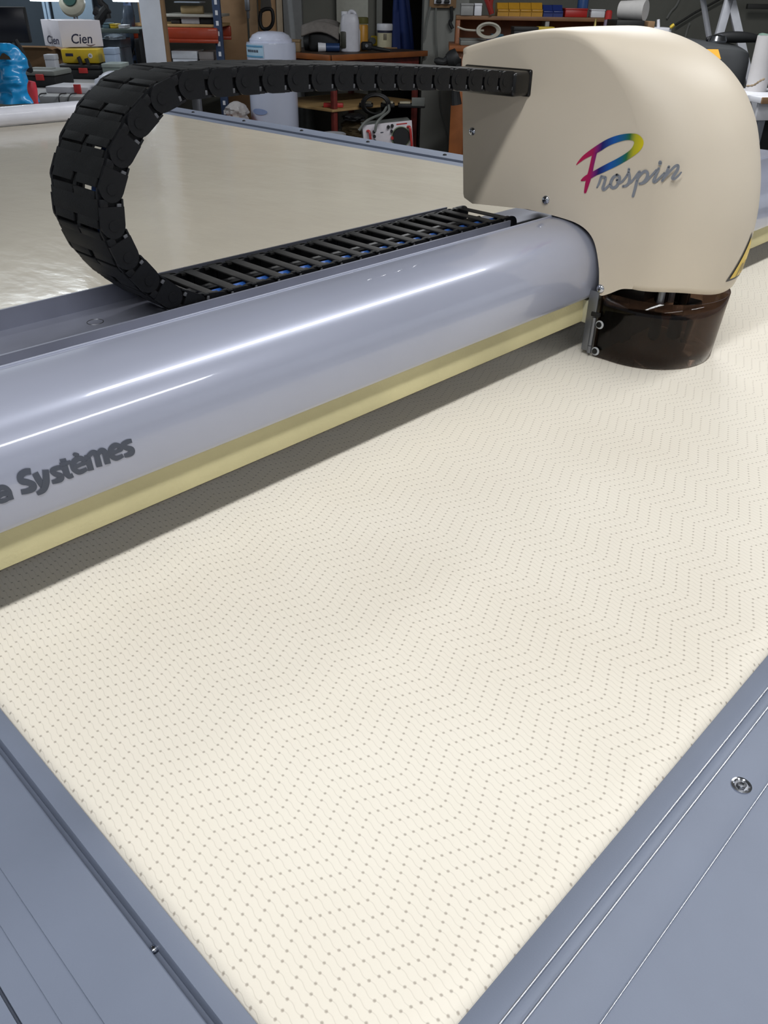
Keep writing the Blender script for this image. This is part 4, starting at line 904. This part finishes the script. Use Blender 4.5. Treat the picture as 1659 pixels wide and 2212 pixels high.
# lying spray can
t, w_, h_ = onb('spray_can', 689, 88, 736, 110, 'blue and silver spray can lying on its side on the bench', 'spray can'); r_ = h_*.46; t.location = FP((t.location-CP).dot(HR), dcase-.115-r_, ZR)
mb = MB(); mb.cyl((-w_*.1, .0, r_), (w_*.5, .008, r_), r_*.92, seg=22); part('can_body', mb, M('can_navy', '#27406b', .35, .3), t)
mb = MB(); mb.cyl((-w_*.12, .0, r_), (-w_*.30, -.004, r_), r_*.9, r_*.95, 22); mb.cyl((-w_*.3, -.004, r_), (-w_*.46, -.008, r_), r_*.98, r_*1.0, 22); part('can_top', mb, m_white, t)
mb = MB(); mb.cyl((-w_*.461, -.008, r_), (-w_*.468, -.008, r_), r_*.68, seg=22); part('can_hollow', mb, m_gry, t)
# black clamps and yellow reel
t, w_, h_ = onb('hand_clamp', 776, 88, 808, 112, 'black hand clamp lying between the canister and the tub', 'clamp'); t.location += HF*.05
mb = MB(); mb.box((0, 0, h_*.5), (w_*.8, .05, h_*.8), .02, seg=3); mb.tube([(w_*.2, 0, h_*.4), (w_*.7, -.02, h_*.28), (w_*1.6, -.03, h_*.12)], [.022, .018, .014], 10); part('jaw', mb, m_blk, t); mb = MB(); mb.cyl((0, -.03, h_*.55), (0, -.045, h_*.55), .014, seg=14); part('bolt', mb, m_dsteel, t)
t, w_, h_ = onb('tape_reel', 797, 78, 815, 100, 'yellow cased measuring reel standing beside the cream tub', 'tape measure'); t.location += HF*.10
mb = MB(); mb.box((w_*.15, 0, h_*.5), (w_*.9, .06, h_), .012, seg=3); part('reel_case', mb, m_yel, t); mb = MB(); mb.cyl((-w_*.1, -.028, h_*.5), (-w_*.1, -.036, h_*.5), h_*.36, seg=22); part('reel_face', mb, m_gry, t)
small('storage_box', 619, 86, 648, 105, dep(c0)+.35, M('tan_carton', '#8a7355', .7), 'small tan carton at the edge of the red bench', zs=ZR, depth=.15)
t, w_, h_ = onb('steel_file', 828, 98, 858, 105, 'thin brown stick lying in front of the cream tub', 'stick'); mb = MB(); mb.box((0, -.02, .006), (w_, .02, .012), .003, rot3('Z', 12)); part('stick_body', mb, m_card, t)
# lower shelf: power supply, connectors, coil, sack, bucket
zs_ = zlow+.022
d_p = dep(c0)+.05
Pa, Pb = ond(790, 272, d_p-.35), ond(893, 257, d_p-.35)
ps = thing('test_unit', 'white front test unit with round dial and red handles under the bench', 'test unit', Pa, math.atan2(.62, 1))
# orientation: face turned a little to the left
wq = (Pb-Pa).dot(HR)*1.03; hq = ond(790, 272, d_p-.35).z-ond(795, 330, d_p-.35).z+.05
ps.location = (Pa.x, Pa.y, Pa.z-hq); ps.rotation_euler = (0, math.radians(-5.5), RZ+math.radians(6))
part('case', boxp(wq, .25, hq, .004, (wq/2, .14, 0)), m_gry, ps); part('front_panel', boxp(wq*1.02, .012, hq*1.02, .003, (wq/2, 0, 0)), M('panel_white', '#cfcad0', .45), ps)
mb = MB(); cxd, czd = wq*.765, hq*.56; mb.cyl((cxd, -.006, czd), (cxd, -.03, czd), hq*.30, hq*.27, 32); dl = part('dial', mb, m_blk, ps, 'large black dial')
mb = MB(); rgs = []
for k in range(32): pass
mb.tube([(cxd+hq*.305*math.cos(k*math.pi/16), -.010, czd+hq*.305*math.sin(k*math.pi/16)) for k in range(33)], .006, 6); o = D_.objects.new('dial_scale', mb.mesh('dial_scale')); o.data.materials.append(M('scale_olive', '#7d8a72', .5)); link(o, dl)
for x in (.13, .965):
    mb = MB(); mb.tube(catm([(wq*(x-.05), -.008, hq*.84), (wq*(x-.01), -.04, hq*.82), (wq*x, -.045, hq*.5), (wq*x, -.045, hq*.28), (wq*(x-.05), -.008, hq*.20)], 6), .011, 8); part('handle', mb, m_redl, ps, 'red handle')
for (x, z, m_, r) in ((.22, .80, m_blk, .014), (.22, .66, m_blk, .014), (.22, .52, m_blk, .014), (.22, .38, m_redl, .014), (.52, .90, m_blk, .015), (.60, .92, m_blk, .015), (.58, .76, m_blk, .013), (.585, .56, m_redl, .016)):
    mb = MB(); mb.cyl((wq*x, -.005, hq*z), (wq*x, -.03, hq*z), r, r*.8, 12); part('terminal', mb, m_, ps)
part('name_print', boxp(wq*.22, .002, hq*.035, 0, (wq*.80, -.0075, hq*.93)), m_redl, ps); part('value_print', boxp(wq*.06, .002, hq*.03, 0, (wq*.38, -.0075, hq*.74)), m_ink, ps)
t = thing('connector_block', 'black connector block with pale tops on the lower bench shelf', 'connector', FP(U2R(850, d_p+.25), d_p+.25, zs_), RZ)
h0 = ond(850, 222, d_p+.25).z-zs_
for k, x in enumerate((-.24, -.04, .12, .24)):
    mb = boxp(.13, .12, h0*(.92 if k else .8), .008, (x, 0, 0)); part('connector_body', mb, m_blk, t); part('connector_top', boxp(.10, .09, .015, .004, (x, 0, h0*(.92 if k else .8))), M('pale_top', '#b3ab94', .5), t)
part('plate', boxp(.12, .004, .07, .002, (.24, -.062, h0*.5)), m_gry, t)
mb = MB(); cc = FP(U2R(813, d_p+.12), d_p+.12, ond(813, 226, d_p+.12).z)
for q in range(3): mb.tube([cc+HR*(.105+.012*q)*math.cos(a*math.pi/12)+Vector((0, 0, .075+.006*q))*1.0*math.sin(a*math.pi/12)+HF*.012*q for a in range(25)], .010, 8)
cl = solo('cable_coil', mb, M('cable_black', '#101012', .5), 'coil of black cable hung in front of the connector block', 'cable coil')
mb = MB(); mb.tube(catm([ond(835, 232, d_p-.1), ond(826, 245, d_p-.2), ond(808, 253, d_p-.3), ond(790, 263, d_p-.42), ond(775, 282, d_p-.46)], 6), .011, 8); solo('grey_cable', mb, m_gry, 'grey cable trailing from the connector block over the sack', 'cable')
mb = MB(); mb.tube(catm([ond(840, 228, d_p-.1), ond(840, 240, d_p-.26), ond(826, 252, d_p-.40), ond(814, 266, d_p-.47), ond(810, 284, d_p-.47)], 6), .011, 8); solo('grey_cable', mb, m_gry, 'grey cable hanging down in front of the white test unit', 'cable')
crumple('brown_sack', 735, 256, 796, 300, .215, M('olive_brown_sack', '#4d4029', .8), 'olive brown sack slumped beside the white test unit', 'sack', 5, .13)
crumple('black_bundle', 738, 247, 790, 262, .372, m_blk, 'black bundle lying on the olive brown sack', 'bundle', 8, .10)
P, w_, h_ = hang(697, 277, 751, 320, dep(c0)-.1); t = thing('paint_bucket', 'white metal paint bucket under the red bench', 'bucket', FP((P-CP).dot(HR), dep(c0)-.35, P.z-.06), RZ)
mb = MB(); mb.lathe([(w_*.44, 0), (w_*.5, .01), (w_*.5, h_+.05), (w_*.46, h_+.055), (w_*.44, h_+.03), (w_*.1, h_+.03)], seg=30); part('bucket_body', mb, M('dull_white_metal', '#8f8f92', .5), t)
for q in range(5): part('rib', boxp(.012, .006, h_*.8, .001, (-w_*.3+q*w_*.15, -w_*.5*math.cos(math.asin(max(-.9, min(.9, (-.3+q*.15)/.5))))-.001, .03)), m_gry, t)
zst = t.location.z; bst = thing('bucket_stand', 'low dark block with a plywood board under the paint bucket', 'stand', (t.location.x, t.location.y, 0), RZ)
part('stand_board', boxp(w_*1.05, .3, .02, .003, (0, 0, zst-.02)), m_ply, bst); part('stand_block', boxp(w_*.9, .25, zst-.02, .004), m_blk, bst)
# stand block under the test unit and sacks
mb = MB(); bxw = wid(762, 895, 300, d_p-.2)
st_ = thing('low_crate', 'dark low crate carrying the sack and the white test unit under the bench', 'crate', FP(U2R(828, d_p-.2), d_p-.2, 0), RZ)
zcr = max(.05, min(.215, ps.location.z-.03))
part('crate_body', boxp(bxw, .5, zcr-.01, .01), m_blk, st_); part('crate_rim', boxp(bxw*1.02, .52, .02, .005, (0, 0, zcr-.02)), m_gry, st_)
# red item on the lower shelf edge
P = ond(705, 198, dep(c0)+.05); solo('red_strip', boxp(.18, .06, .035, .006), m_redl, 'flat red item lying at the edge of the lower bench shelf', 'strip', FP((P-CP).dot(HR)+.05, dep(c0)+.22, zs_), RZ)
mb = MB(); pt = FP(U2R(655, 9.3), 9.3, 0); mb.cyl(pt, pt+Vector((0, 0, ond(655, 212, 9.3).z)), .09, seg=20); solo('grey_pipe', mb, M('grey_pipe_metal', '#7d8484', .4, .3), 'short grey pipe standing on the floor behind the red bench', 'pipe')
# ---- doorway: blue garment on a hook
P, w_, h_ = hang(846, -40, 893, 108, 9.45); mb = MB(); rg = []
for k in range(20):
    t_ = k/19; hw = w_*(.5-.34*t_**1.5); rg.append([Vector((hw*math.cos(a)+(.04*t_*-1), .06*math.sin(a)*(1+.5*math.cos(a*5+t_)), t_*(h_+.1)))*1+Vector((.012*math.sin(a*6+t_*4), 0, 0)) for a in [2*math.pi*q/30 for q in range(30)]])
mb.loft(rg); gm = solo('hanging_overall', mb, m_dblu, 'dark blue work overall hanging in the dark doorway', 'overall', P, RZ, ang=60)
# ---- socket board on the pier and its cables
P, w_, h_ = hang(927, -20, 985, 17, 8.86); sb_ = thing('socket_board', 'double wall socket on a small wooden board on the grey pier', 'socket', P, RZ)
part('board', boxp(w_, .025, h_, .003), m_card, sb_); part('socket_plate', boxp(w_*.62, .03, h_*.6, .006, (-w_*.02, -.025, h_*.22)), m_white, sb_)
for x in (-.16, .14): part('plug', boxp(w_*.2, .05, h_*.22, .01, (w_*x, -.05, h_*.26)), m_blk, sb_)
for k, pts in enumerate(([(930, 14), (922, 50), (918, 85)], [(942, 17), (941, 60), (943, 100), (950, 200), (953, 240), (966, 290), (968, 340)], [(975, 14), (976, 40), (972, 48), (978, 62)])):
    mb = MB(); mb.tube(catm([ond(u, v, 8.84) for u, v in pts], 6), .009 if k < 2 else .016, 6); solo('wall_cable', mb, m_gry if k < 2 else m_blk, ('short grey cable', 'long grey cable', 'black plug lead')[k]+' hanging from the socket board on the pier', 'cable')
# ---- wooden work bench with shelves behind the hood
dw = 8.0
zt2 = ond(1150, 36, dw).z; zm2 = ond(1080, 96, dw).z
ws = thing('wooden_shelf_unit', 'orange-brown wooden work bench unit with shelves behind the hood', 'shelf unit', FP(U2R(1165, dw), dw, 0), RZ+math.radians(-3))
xl2, xr2 = U2R(986, dw)-U2R(1165, dw), U2R(1318, dw)-U2R(1165, dw)
part('top_shelf', boxp(xr2-xl2, .32, .03, .003, ((xl2+xr2)/2, .16, zt2-.03)), M('shelf_top_wood', '#7d5a3c', .55, 0, 0, .15, 6), ws)
part('back_board', boxp(xr2-xl2, .02, zt2-.06, .002, ((xl2+xr2)/2, .34, .03)), m_wood, ws)
for x in (xl2+.02, xr2-.02, xl2+.78): part('side_post', boxp(.035, .30, zt2-.03, .003, (x, .16, 0)), m_wood if x != xl2+.78 else M('pale_post', '#8c8a86', .5), ws)
part('bench_board', boxp(xr2-xl2+.1, .75, .04, .004, ((xl2+xr2)/2, -.02, zm2-.04)), m_wood, ws)
for x in (xl2+.05, (xl2+xr2)/2, xr2-.05): part('leg', boxp(.12, .06, zm2-.04, .004, (x, -.30, 0)), m_wood, ws)
part('front_panel', boxp(.5, .02, zm2-.1, .003, (xl2+.36, -.24, .03)), m_wood, ws)
def shelf(name, u0, v0, u1, label, cat, mat, **k): return small(name, u0, v0, u1, 36, dw+.02, mat, label, cat, zs=zt2, **k)
t = shelf('junction_box', 995, 7, 1022, 'grey junction box at the end of the top wooden shelf', 'box', M('box_grey', '#8d8d8c', .5), depth=.12)
shelf('junction_box', 1024, 7, 1040, 'white switch box beside the grey junction box on the shelf', 'box', m_white, depth=.10)
mb = MB(); mb.tube(catm([ond(1049, -6, dw), ond(1056, 12, dw), ond(1062, 30, dw)], 4), .022, 8); mb.tube(catm([ond(1062, -4, dw), ond(1060, 14, dw), ond(1063, 30, dw)], 4), .018, 8); solo('red_pliers', mb, M('dark_red_grip', '#8a2620', .4), 'red handled pliers standing on the top wooden shelf', 'pliers')
def bin_(u0, u1, v0, mat, label, n, group=None):
    for k in range(n):
        ua, ub = u0+(u1-u0)*k/n, u0+(u1-u0)*(k+1)/n; P, w_, h_ = hang(ua, v0, ub, 33, dw+.02)
        lb_ = label[k] if isinstance(label, list) else label
        t = thing('storage_bin', lb_, 'storage bin', FP((P-CP).dot(HR), dw+.12, zt2), RZ, group); h_ = P.z-zt2+h_; w_ *= .97
        mb = MB(); mb.extr([(-.10, 0), (.10, 0), (.10, h_), (-.02, h_), (-.06, h_*.55), (-.10, h_*.5)], lambda y, z: Vector((-w_/2, y, z)), lambda y, z: Vector((w_/2, y, z))); part('bin_body', mb, mat, t)
        mb = MB(); mb.box((0, -.101, h_*.42), (w_*.96, .012, h_*.16), .003); part('bin_lip', mb, mat, t)
bin_(1074, 1172, 6, M('amber_bin', '#b3831f', .45), ['amber storage bin beside the red handled pliers'] + ['amber storage bin between two other amber bins on the shelf']*2 + ['amber storage bin next to the dark blue bins'], 4, 'amber bins on the shelf')
bin_(1173, 1216, 11, M('navy_bin', '#1d2f6e', .45), ['dark blue storage bin next to the amber bins', 'dark blue storage bin next to the red flat case'], 2, 'blue bins on the shelf')
shelf('red_case', 1220, 18, 1268, 'red flat case beside the dark blue bins on the shelf', 'case', M('case_red', '#a8231e', .4), depth=.18)
P, w_, h_ = hang(1255, -20, 1279, 33, dw+.05); P.z = zt2; t = thing('blue_bottle', 'tall blue bottle standing behind the red flat case', 'bottle', P+HF*.215, RZ)
mb = MB(); mb.lathe([(w_*.48, 0), (w_*.5, .02), (w_*.5, .20), (w_*.3, .27), (w_*.18, .29), (w_*.18, .34)], seg=20); part('bottle_body', mb, M('bottle_blue', '#2b4f86', .35), t)
mb = MB(); mb.lathe([(w_*.2, .34), (w_*.2, .37), (w_*.1, .375)], seg=14); part('cap', mb, m_white, t)
shelf('white_packet', 1276, 20, 1306, 'white packet between the blue bottle and the spray can', 'packet', m_white, depth=.1)
P, w_, h_ = hang(1303, 22, 1319, 58, 7.7); P.z = zm2; t = thing('red_spray_can', 'spray can with red cap and printed body on the wooden bench', 'spray can', P, RZ); h_ = ond(1311, 22, 7.7).z-zm2
mb = MB(); mb.lathe([(w_*.48, 0), (w_*.5, .01), (w_*.5, h_*.72), (w_*.4, h_*.77)], seg=20); part('can_body', mb, M('can_print', '#8a7d92', .4, .2), t)
mb = MB(); mb.lathe([(w_*.46, h_*.76), (w_*.46, h_*.95), (w_*.3, h_)], seg=20); part('cap', mb, m_redl, t, 'red cap')
P, w_, h_ = hang(1277, 40, 1293, 58, 7.7); P.z = zm2; h_ = ond(1285, 40, 7.7).z-zm2; t = thing('oil_can', 'small brass coloured oil can beside the red capped spray can', 'can', P, RZ)
mb = MB(); mb.lathe([(w_*.48, 0), (w_*.5, .01), (w_*.5, h_*.6), (w_*.2, h_*.75), (w_*.12, h_)], seg=20); part('can_body', mb, M('brass_tin', '#9a8a52', .35, .5), t)
# things on the wooden bench
def wbn(name, u0, v0, u1, label, cat, mat, d=7.75, **k): return small(name, u0, v0, u1, 94, d, mat, label, cat, zs=zm2, **k)
wbn('flat_tray', 995, 84, 1050, 'grey flat tray on the wooden bench near the pier', 'tray', m_gry, depth=.2)
wbn('blue_tin', 1051, 80, 1062, 'narrow dark blue tin beside the grey flat tray', 'tin', m_dblu, depth=.08)
wbn('yellow_box_cutter', 1066, 86, 1092, 'yellow box cutter case on the wooden bench', 'tool', m_yel, depth=.08)
wbn('teal_pouch', 1062, 74, 1086, 'teal pouch behind the yellow box cutter case', 'pouch', M('teal_cloth', '#3c6274', .7), d=7.95, depth=.12)
wbn('dark_machine', 1108, 58, 1160, 'dark bench machine seen above the hood', 'machine', m_blk, d=7.6, depth=.2)
wbn('yellow_level', 1160, 58, 1194, 'yellow spirit level case seen just above the hood', 'level', m_yel, d=7.7, depth=.12)
mb = MB(); cw = ond(1055, 66, 7.7)
for q in range(3): mb.tube([cw+HR*(.075+.01*q)*math.cos(a*math.pi/10)+Vector((0, 0, .045+.004*q))*math.sin(a*math.pi/10)-HF*.006*q for a in range(21)], .009, 6)
mb.tube(catm([ond(988, 58, 7.72), ond(1005, 64, 7.72), ond(1030, 66, 7.72), ond(1045, 66, 7.7)], 5), .008, 6); solo('white_cable', mb, M('cable_cream', '#a9a69a', .6), 'coil of cream cable hanging on the wooden shelf unit', 'cable coil')
# black drill at the end of the wooden bench
dd_ = 7.45; dr_ = thing('power_drill', 'black power drill hanging between the pier and the wooden unit', 'drill', ond(968, 138, dd_), RZ)
mb = MB(); k_ = 1/1000
A = lambda u, v: ond(u, v, dd_)
mb.tube([A(938, 131), A(946, 132), A(958, 134), A(966, 130)], [.014, .03, .028, .035], 10); mb.tube([A(966, 132), A(978, 128), A(990, 120)], [.05, .07, .06], 12); mb.tube([A(984, 128), A(986, 160), A(984, 200), A(986, 226)], [.05, .04, .035, .045], 10); wpart('drill_body', mb, m_blk, dr_)
mb = MB(); mb.tube([A(980, 116), A(979, 134)], .042, 12); wpart('drill_sleeve', mb, m_dsteel, dr_)
# ---- right side
# grey counter carrying the white roll, left of the A-frame
zc2 = .92
ct = thing('grey_counter', 'long grey counter standing behind the hood beside the white trestle', 'counter', FP(U2R(1440, 6.5), 6.5, 0), RZ)
wC = wid(1335, 1500, 60, 6.5)
part('counter_top', boxp(wC, .6, .04, .004, (0, .3, zc2)), m_gry, ct)
for x in (-wC/2+.06, wC/2-.06): part('side_panel', boxp(.04, .55, zc2, .003, (x, .3, 0)), m_gry, ct)
t = small('black_case', 1330, 44, 1388, 70, 6.55, m_blk, 'flat black case on the grey counter under the white paper roll', zs=zc2+.04, depth=.3, cat='case')
ztc = ond(1360, 46, 6.6).z
mb = MB(); wv_ = wid(1347, 1410, 40, 6.6); rv = .065
mb.cyl((-wv_*.5, .06, rv), (wv_*.25, -.05, rv), rv*.85, rv, 24); solo('paper_roll', mb, M('white_paper', '#aaa8a6', .7), 'short white paper roll lying on the flat black case', 'paper roll', FP(U2R(1378, 6.65), 6.7, ztc), RZ)
small('carton', 1398, 46, 1412, 66, 6.52, m_card, 'small brown carton beside the flat black case on the counter', zs=zc2+.04, depth=.12)
t = small('white_tray', 1411, 60, 1448, 78, 6.52, m_white, 'white open tray holding an upright brush on the counter', zs=zc2+.04, depth=.2, cat='tray')
mb = MB(); mb.cyl(ond(1422, 62, 6.6), ond(1422, 42, 6.6), .012, .010, 10); solo('white_brush', mb, m_white, 'white brush handle standing in the white tray', 'brush')
mb = MB(); a_, b_ = ond(1448, 60, 6.5), ond(1456, 53, 6.5); mb.tube([a_, a_.lerp(b_, .5), b_], [.010, .012, .010], 8); solo('yellow_pencil', mb, m_yel, 'short yellow stick leaning on the white tray', 'stick')
# trestle
tr_ = thing('white_trestle', 'white A-shaped trestle legs standing against the grey wall', 'trestle', FP(U2R(1575, 6.75), 6.75, 0), RZ)
wq_ = M('white_timber', '#b9bbc2', .55)
ap = ond(1577, -8, 6.75)
for u, v in ((1545, 104), (1606, 118)):
    fo = ond(u, v, 6.75); dirn = (fo-ap).normalized(); fl = ap+dirn*((ap.z-.0)/-dirn.z)
    mb = MB(); R = Matrix((HF, dirn.cross(HF).normalized(), dirn)).transposed(); mb.box((ap+fl)/2, (.04, .055, (fl-ap).length), .003, R); wpart('trestle_leg', mb, wq_, tr_)
mb = MB(); mb.box(ap+Vector((0, 0, .03))+HF*.3, (.07, .8, .06), .004, Matrix.Rotation(RZ, 3, 'Z')); wpart('trestle_beam', mb, wq_, tr_)
fo = ond(1535, 100, 7.3); ap2 = ap+HF*.6
mb = MB(); mb.cyl(ap2, ap2+(fo-ap2)*1.9, .022, seg=8); wpart('trestle_leg', mb, wq_, tr_)
# wall marks: bar and cables on the grey wall
P, w_, h_ = hang(1612, 4, 1700, 20, 9.4); solo('wall_bar', boxp(w_, .05, h_*.7, .004), M('dark_bar', '#3a3a38', .5), 'dark bar fixed to the grey wall at the right', 'bar', P, RZ)
mb = MB(); mb.tube([ond(1459, 54, 9.5), ond(1500, 28, 9.5), ond(1552, 0, 9.5), ond(1570, -10, 9.5)], .012, 6); solo('wall_conduit', mb, M('dark_bar', '#3a3a38', .5), 'dark thin conduit running diagonally up the grey wall', 'conduit')
for pts in ([(1475, -20), (1462, 10), (1450, 24), (1440, 40)], [(1358, -20), (1355, 20), (1352, 40)], [(1490, 50), (1485, 62), (1478, 90)]):
    mb = MB(); mb.tube(catm([ond(u, v, 9.56) for u, v in pts], 5), .010, 6); solo('wall_cable', mb, M('pale_wall_cable', '#90908c', .6), 'pale thin cable running down the grey wall', 'cable', group='pale cables on the grey wall')
# dark padded cover on a stand
P, w_, h_ = hang(1496, 96, 1640, 200, 5.6)
dc = thing('covered_machine', 'machine under a dark grey cover beside the paper tube', 'machine', FP((P-CP).dot(HR), 6.0, 0), RZ+math.radians(-16))
zt3 = ond(1540, 100, 5.6).z
mb = MB(); rg = []
for z, s_ in ((.75, 1.0), (zt3-.16, 1.0), (zt3-.06, .99), (zt3-.015, .95), (zt3, .86)):
    rg.append([Vector((w_*.56*s_*math.copysign(abs(math.cos(a))**.35, math.cos(a)), .28*s_*math.copysign(abs(math.sin(a))**.35, math.sin(a)), z-.03*math.cos(a))) for a in [2*math.pi*k/40 for k in range(40)]])
mb.loft(rg); part('cover', mb, M('charcoal_cover', '#3a3c3e', .65, 0, 0, .1, 6), dc, 'charcoal fabric cover')
for x in (-.22, .22):
    for y in (-.18, .18): part('leg', boxp(.05, .05, .76, .003, (x, y, 0)), m_blk, dc)
P = ond(1537, 117, 5.45); solo('yellow_paper', (lambda m: (m.box((0, 0, 0), (.13, .09, .003), 0, rot3('X', 30)), m)[1])(MB()), M('amber_paper', '#d09a2c', .6), 'amber paper slip lying on the dark grey cover', 'paper', FP((P-CP).dot(HR), 5.5, ond(1537, 117, 5.5).z), RZ)
# dark clutter between the trestle feet
wq2 = thing('black_bag', 'black bag lying behind the trestle legs on the dark cover', 'bag', FP(U2R(1590, 6.15), 6.15, zt3+.016), RZ)
mb = MB(); P_ = [Vector((-.16, 0, .0)), Vector((-.05, 0, .012)), Vector((.1, 0, .014)), Vector((.24, 0, .0))]; mb.tube(catm(P_, 5), [.012+.022*math.sin(math.pi*i/15) for i in range(16)], 14); part('bag_body', mb, m_blk, wq2)
mb = MB(); mb.lathe([(.055, 0), (.06, .01), (.05, .035), (.02, .045)], seg=18); solo('metal_tin', mb, m_steel, 'small bright metal tin standing on the dark grey cover', 'tin', wq2.location-HR*.12-HF*.10-Vector((0, 0, .012)), RZ)
mb = MB(); mb.box((0, 0, .025), (.12, .08, .05), .02, rot3('Y', 8)); mb.box((.03, -.01, .035), (.07, .09, .035), .015, rot3('Y', -14)); solo('green_cloth', mb, M('green_cloth', '#7f9a8d', .7), 'folded pale green cloth beside the black bag on the dark cover', 'cloth', wq2.location+HR*.20-HF*.10-Vector((0, 0, .012)), RZ)
# white table with brown edge, paper tube on it
zt4 = onz(1640, 208, .90).z
P4 = onz(1634, 206, .90); d4 = dep(P4)
wt4 = thing('white_table', 'white laminate table with a brown front edge at the right', 'table', FP((P4-CP).dot(HR)+.28, d4-.05, 0), RZ+math.radians(12))
part('table_top', boxp(.80, .5, .03, .003, (.1, .25, .87)), m_white, wt4); part('brown_edge', boxp(.80, .012, .032, .002, (.1, -.006, .869)), m_card, wt4)
part('white_apron', boxp(.76, .02, .09, .003, (.1, .05, .78)), m_white, wt4)
for x in (-.22, .42):
    for y in (.08, .44): part('leg', boxp(.04, .04, .87, .003, (x, y, 0)), m_dsteel, wt4)
Pt_ = onz(1638, 199, .90); dt_ = dep(Pt_); ra = wid(1617, 1661, 140, dt_)/2; ht4 = ond(1645, 78, dt_).z-.90
t = thing('paper_tube', 'tall white cardboard tube standing on the white table', 'tube', FP((ond(1640, 199, dt_)-CP).dot(HR), dt_+ra, .90), RZ)
mb = MB(); mb.lathe([(ra, 0), (ra, ht4), (ra*.86, ht4), (ra*.86, .02)], seg=32); part('tube_wall', mb, M('white_card_tube', '#c9c6c6', .65, 0, 0, .04, 9), t)
mb = MB(); mb.tube(catm([ond(1612, 186, d4), ond(1628, 184, d4), ond(1640, 176, d4-.02), ond(1652, 170, d4-.02)], 4), [.004+.003*(i % 2) for i in range(13)], 6); solo('packing_strap', mb, M('tan_strap', '#9c8a72', .6), 'tan packing strap curled at the foot of the white tube', 'strap')
small('dark_cabinet', 1614, 268, 1700, 345, d4+.2, m_blk, 'dark cabinet standing under the white table', 'cabinet', depth=.4, zs=0.0)
# pale board on the partition behind the lamp
P, w_, h_ = hang(118, -60, 206, 42, 8.5); solo('pale_board', boxp(w_, .03, h_, .004), M('pale_blue_board', '#9db3c6', .6, 0, 0, .1, 4), 'pale blue board hanging on the dark partition behind the magnifier lamp', 'board', P, RZ)

# more of the dim clutter around the pallet rack
small('storage_box', 298, 84, 316, 146, 7.68, m_blk, 'tall black bin standing in front of the pallet rack', 'bin', zs=0.0, depth=.14)
P, w_, h_ = hang(297, 8, 313, 56, dk+.1); mb = MB(); mb.lathe([(w_*.5, 0), (w_*.5, h_), (w_*.38, h_), (w_*.38, .02)], seg=20); solo('brown_roll', mb, m_card, 'upright brown paper roll on the red rack beam beside the white post', 'paper roll', FP((P-CP).dot(HR), dk+.2, zb_), RZ)
mb = MB(); rg = []
for k in range(18):
    t_ = k/17; hw = .034+.024*math.sin(t_*3.1); rg.append([ond(276, 128-t_*116, 7.80)+HR*hw*math.cos(a)*(1+.2*math.sin(3*a+t_*9))+HF*.04*math.sin(a) for a in [2*math.pi*q/20 for q in range(20)]])
mb.loft(rg); solo('hanging_bag', mb, M('smoky_bag', '#2a323c', .25, 0, .4, .3, 14), 'dark translucent bag hanging on the upright of the pallet rack', 'bag', ang=60)
crumple('crumpled_wrap', 218, 74, 262, 86, ond(240, 84, 7.25).z+.002, M('grey_wrap', '#7f8b97', .3, 0, .3, .1, 8), 'crumpled grey wrap heaped on the slate grey box', 'plastic wrap', 12, .12)
small('storage_box', 100, 118, 122, 152, 6.05, M('white_bottle_grey', '#b9bcc4', .4), 'small pale pack wedged between the cardboard box and the yellow pack', 'pack', zs=ZB, depth=.08)
mb = MB(); mb.tube([ond(179, 152, dt+.04), ond(172, 128, dt+.03), ond(169, 123, dt+.03)], .014, 8); solo('tool_grip', mb, m_blk, 'black tool grip sticking up before the yellow pack beside its twin', 'tool', group='black tool grips')
mb = MB(); mb.tube([ond(195, 152, dt+.04), ond(188, 131, dt+.03), ond(186, 126, dt+.03)], .014, 8); solo('tool_grip', mb, m_blk, 'black tool grip sticking up before the yellow pack beside its twin', 'tool', group='black tool grips')
